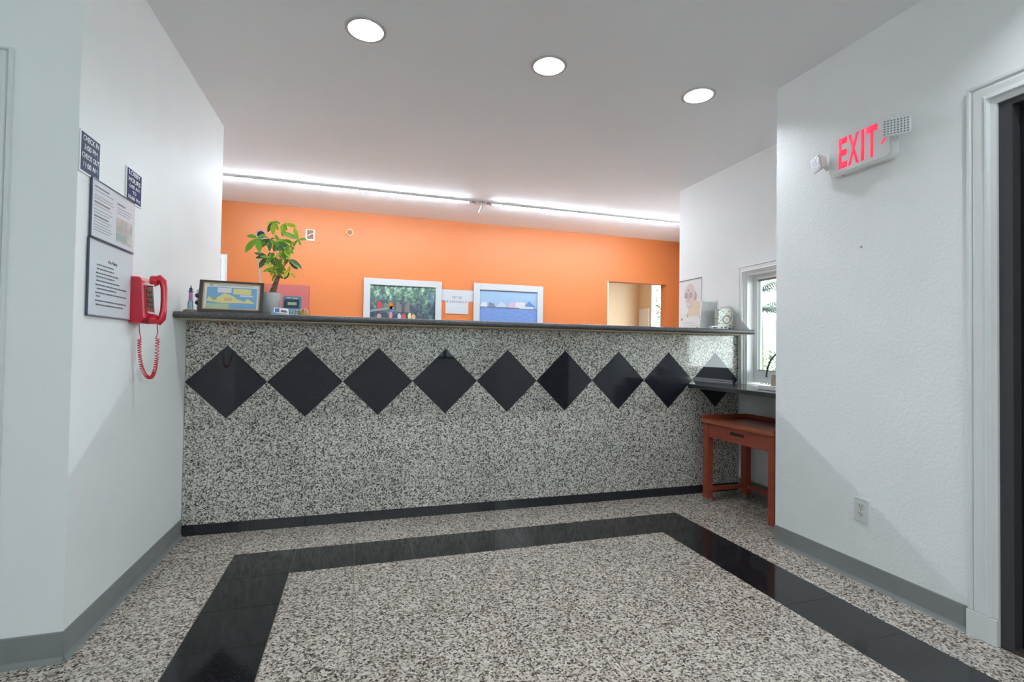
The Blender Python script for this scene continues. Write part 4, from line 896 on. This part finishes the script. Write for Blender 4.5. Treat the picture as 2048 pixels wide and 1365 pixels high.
bm = newbm(); fprism(bm, Fr((3.868, .055, ZCT), (0, 1, 0), (.12, 0, 1)), [(-.20, 0), (.16, 0), (.16, .21), (.06, .215)], -.001, .001); obj('sheet', bm, mat('pale_grey_sheet', (.55, .55, .54, 1), .6), t)

# things on the ledge
t = thing('arc_lamp', (3.80, -.50, ZS), 'thin dark arched wire standing on the window ledge', 'lamp')
bm = newbm(); P = []
for k in range(15):
    a = math.radians(180-100*k/14); P.append((3.74, -.60-.16*math.cos(a), ZS+.075+.19*math.sin(a)))
tube(bm, P, .006, 8); obj('arched_wire', bm, ink_m, t, smooth=True)
bm = newbm(); tube(bm, [(3.74, P[-1][1], P[-1][2]), (3.74, P[-1][1]-.03, ZS+.2), (3.74, P[-1][1]-.04, ZS+.004)], .0045, 8); obj('upright', bm, ink_m, t, smooth=True)
bm = newbm(); lathe(bm, [(.05, 0), (.05, .008), (.01, .01)], (3.74, P[-1][1]-.04, ZS), 20); obj('foot', bm, ink_m, t)
t = thing('ledge_stand', (3.72, -.58, ZS), 'white stand on the ledge below the arched wire', 'stand')
bm = newbm(); box(bm, 3.55, 3.70, -.78, -.555, ZS, ZS+.03); obj('base', bm, white_m, t, bevel=.004)
t2 = thing('tan_block', (3.72, -.58, ZS+.03), 'tan block standing on the white stand by the window', 'box')
bm = newbm(); fprism(bm, Fr((3.60, 0, ZS+.0305), (0, -1, 0), (0, 0, 1)), [(.615, 0), (.73, 0), (.73, .075), (.630, .075)], -.06, 0); obj('block', bm, mat('tan_block', (.42, .34, .27, 1), .6), t2)

# ------------------------------------------------------------------ outdoors
bm = newbm(); box(bm, 4.1, 30, -20, .999, -.25, -.15); struct('ground_1', bm, mat('bright_ground', (.16, .16, .15, 1), .9), 'pale pavement outside the window')
def palm(loc, h, n, L, seed, label, m):
    rg = random.Random(seed); loc = Vector(loc)
    t = thing('palm_tree', loc, label, 'tree', 'palms outside the window')
    bm = newbm(); tube(bm, [loc, loc+Vector((.03, .02, h*.5)), loc+Vector((0, .05, h))], [.06, .045, .04], 10); obj('trunk', bm, mat('palm_bark', (.14, .135, .12, 1), .8), t, smooth=True)
    top = loc+Vector((0, .05, h))
    for k in range(n):
        a = 2*math.pi*k/n+rg.uniform(-.2, .2); e = rg.uniform(-.1, .9); bm = newbm(); d = Vector((math.cos(a), math.sin(a), 0)); P = []
        for i in range(9):
            f = i/8; P.append(top+d*(L*f)+Vector((0, 0, L*(e*f-(.55+.6*e)*f*f))))
        tube(bm, P, [.012*(1-.8*i/8) for i in range(9)], 4, caps=False)
        sd = d.cross(Vector((0, 0, 1)))
        for i in range(1, 9):
            for j in range(3):
                f = (i-1+j/3)/8; p = P[i-1].lerp(P[i], j/3); w = L*.30*math.sin(math.pi*min(1, .18+.8*f))
                for s in (1, -1):
                    q = p+sd*(s*w)+d*(w*.5)+Vector((0, 0, -w*.45)); o_ = d*.018
                    bm.faces.new([bm.verts.new(p-o_), bm.verts.new(p+o_), bm.verts.new(q)])
        obj('frond', bm, m, t, normals=False)
pleaf = mat('palm_green', (.06, .08, .06, 1), .5)
palm((10.2, 6.3, -.15), 2.35, 22, 1.15, 1, 'nearer palm with drooping fronds outside the window', pleaf)
palm((13.0, 9.2, -.15), 3.3, 22, 1.6, 2, 'taller palm behind, outside the window', pleaf)
rg = random.Random(5)
for k, (x, y, r, lb) in enumerate(((7.1, 2.62, .58, 'low bush under the window view'), (9.0, 4.85, .72, 'rounder bush behind the low bush outside'))):
    bm = newbm()
    for i in range(900):
        a, b_ = rg.uniform(0, 6.283), rg.uniform(0, 1.57); rr = r*rg.uniform(.75, 1.05)
        c = Vector((x+rr*math.cos(a)*math.cos(b_), y+rr*math.sin(a)*math.cos(b_), -.15+1.75*rr*math.sin(b_)))
        d = Vector((rg.uniform(-1, 1), rg.uniform(-1, 1), rg.uniform(-.3, 1))).normalized(); s = d.cross(Vector((rg.uniform(-1, 1), rg.uniform(-1, 1), rg.uniform(-1, 1)))).normalized()
        bm.faces.new([bm.verts.new(c-s*.018), bm.verts.new(c+d*.06), bm.verts.new(c+s*.018)])
    b0 = thing('bush', (x, y, -.15), lb, 'bush'); o = obj('foliage', bm, mat('bush_green', (.13, .18, .07, 1), .6), b0, normals=False); o['kind'] = 'stuff'
    bm = newbm(); tube(bm, [(x, y, -.15), (x, y, .2)], .03, 6); obj('stem', bm, bark_m, b0)
bm = newbm(); tube(bm, [(10.5, 6.15, -.15), (10.5, 6.15, 1.9)], .05, 10); obj('lamp_post', bm, mat('grey_post', (.45, .45, .45, 1), .5), None, 'thin grey post outside the window', 'post')
# fence and shrub outside the room beyond
bm = newbm(); box(bm, 6.26, 30, 1.0, 30, -.25, -.15); struct('ground_2', bm, MATS['bright_ground'], 'pale pavement beyond the doorway window')
t = thing('blue_fence', (8.0, 7.4, -.15), 'blue mesh fence seen through the doorway', 'fence')
bm = newbm()
FF = Fr((8.0, 9.0, -.15), (0, -1, 0), (0, 0, 1))
fbox(bm, FF, 0, 3.2, 2.20, 2.24, 0, .04); fbox(bm, FF, 0, 3.2, .05, .09, 0, .04); obj('rail', bm, mat('fence_rail', (.03, .07, .14, 1), .5), t)
for a in (0, 1.0, 2.0, 3.16):
    bm = newbm(); fbox(bm, FF, a, a+.04, 0, 2.24, -.045, -.005); obj('post', bm, MATS['fence_rail'], t)
for k in range(29):
    bm = newbm(); z = .12+k*.071; fprism(bm, FF, [(0, z), (3.2, z+.0), (3.2, z+.045), (0, z+.045)], .01, .02); obj('slat', bm, mat('fence_blue', (.05, .15, .26, 1), .5), t)
t = thing('outdoor_shrub', (7.35, 6.72, -.15), 'leafy shrub seen through the doorway beside the fence', 'shrub')
bm = newbm(); tube(bm, [(7.35, 6.72, -.15), (7.35, 6.7, 1.5), (7.35, 6.68, 2.4)], .03, 6); obj('stem', bm, bark_m, t)
bm = newbm()
for i in range(260):
    c = Vector((7.35+rg.gauss(0, .10), 6.66+rg.gauss(0, .09), 2.22+rg.gauss(0, .16))); d = Vector((rg.uniform(-1, 1), rg.uniform(-1, 1), rg.uniform(-1, 1))).normalized(); s = d.cross(Vector((.3, .5, .8))).normalized()
    bm.faces.new([bm.verts.new(c-s*.025), bm.verts.new(c+d*.10), bm.verts.new(c+s*.025)])
o = obj('foliage', bm, mat('shrub_green', (.08, .12, .05, 1), .6), t, normals=False); o['kind'] = 'stuff'
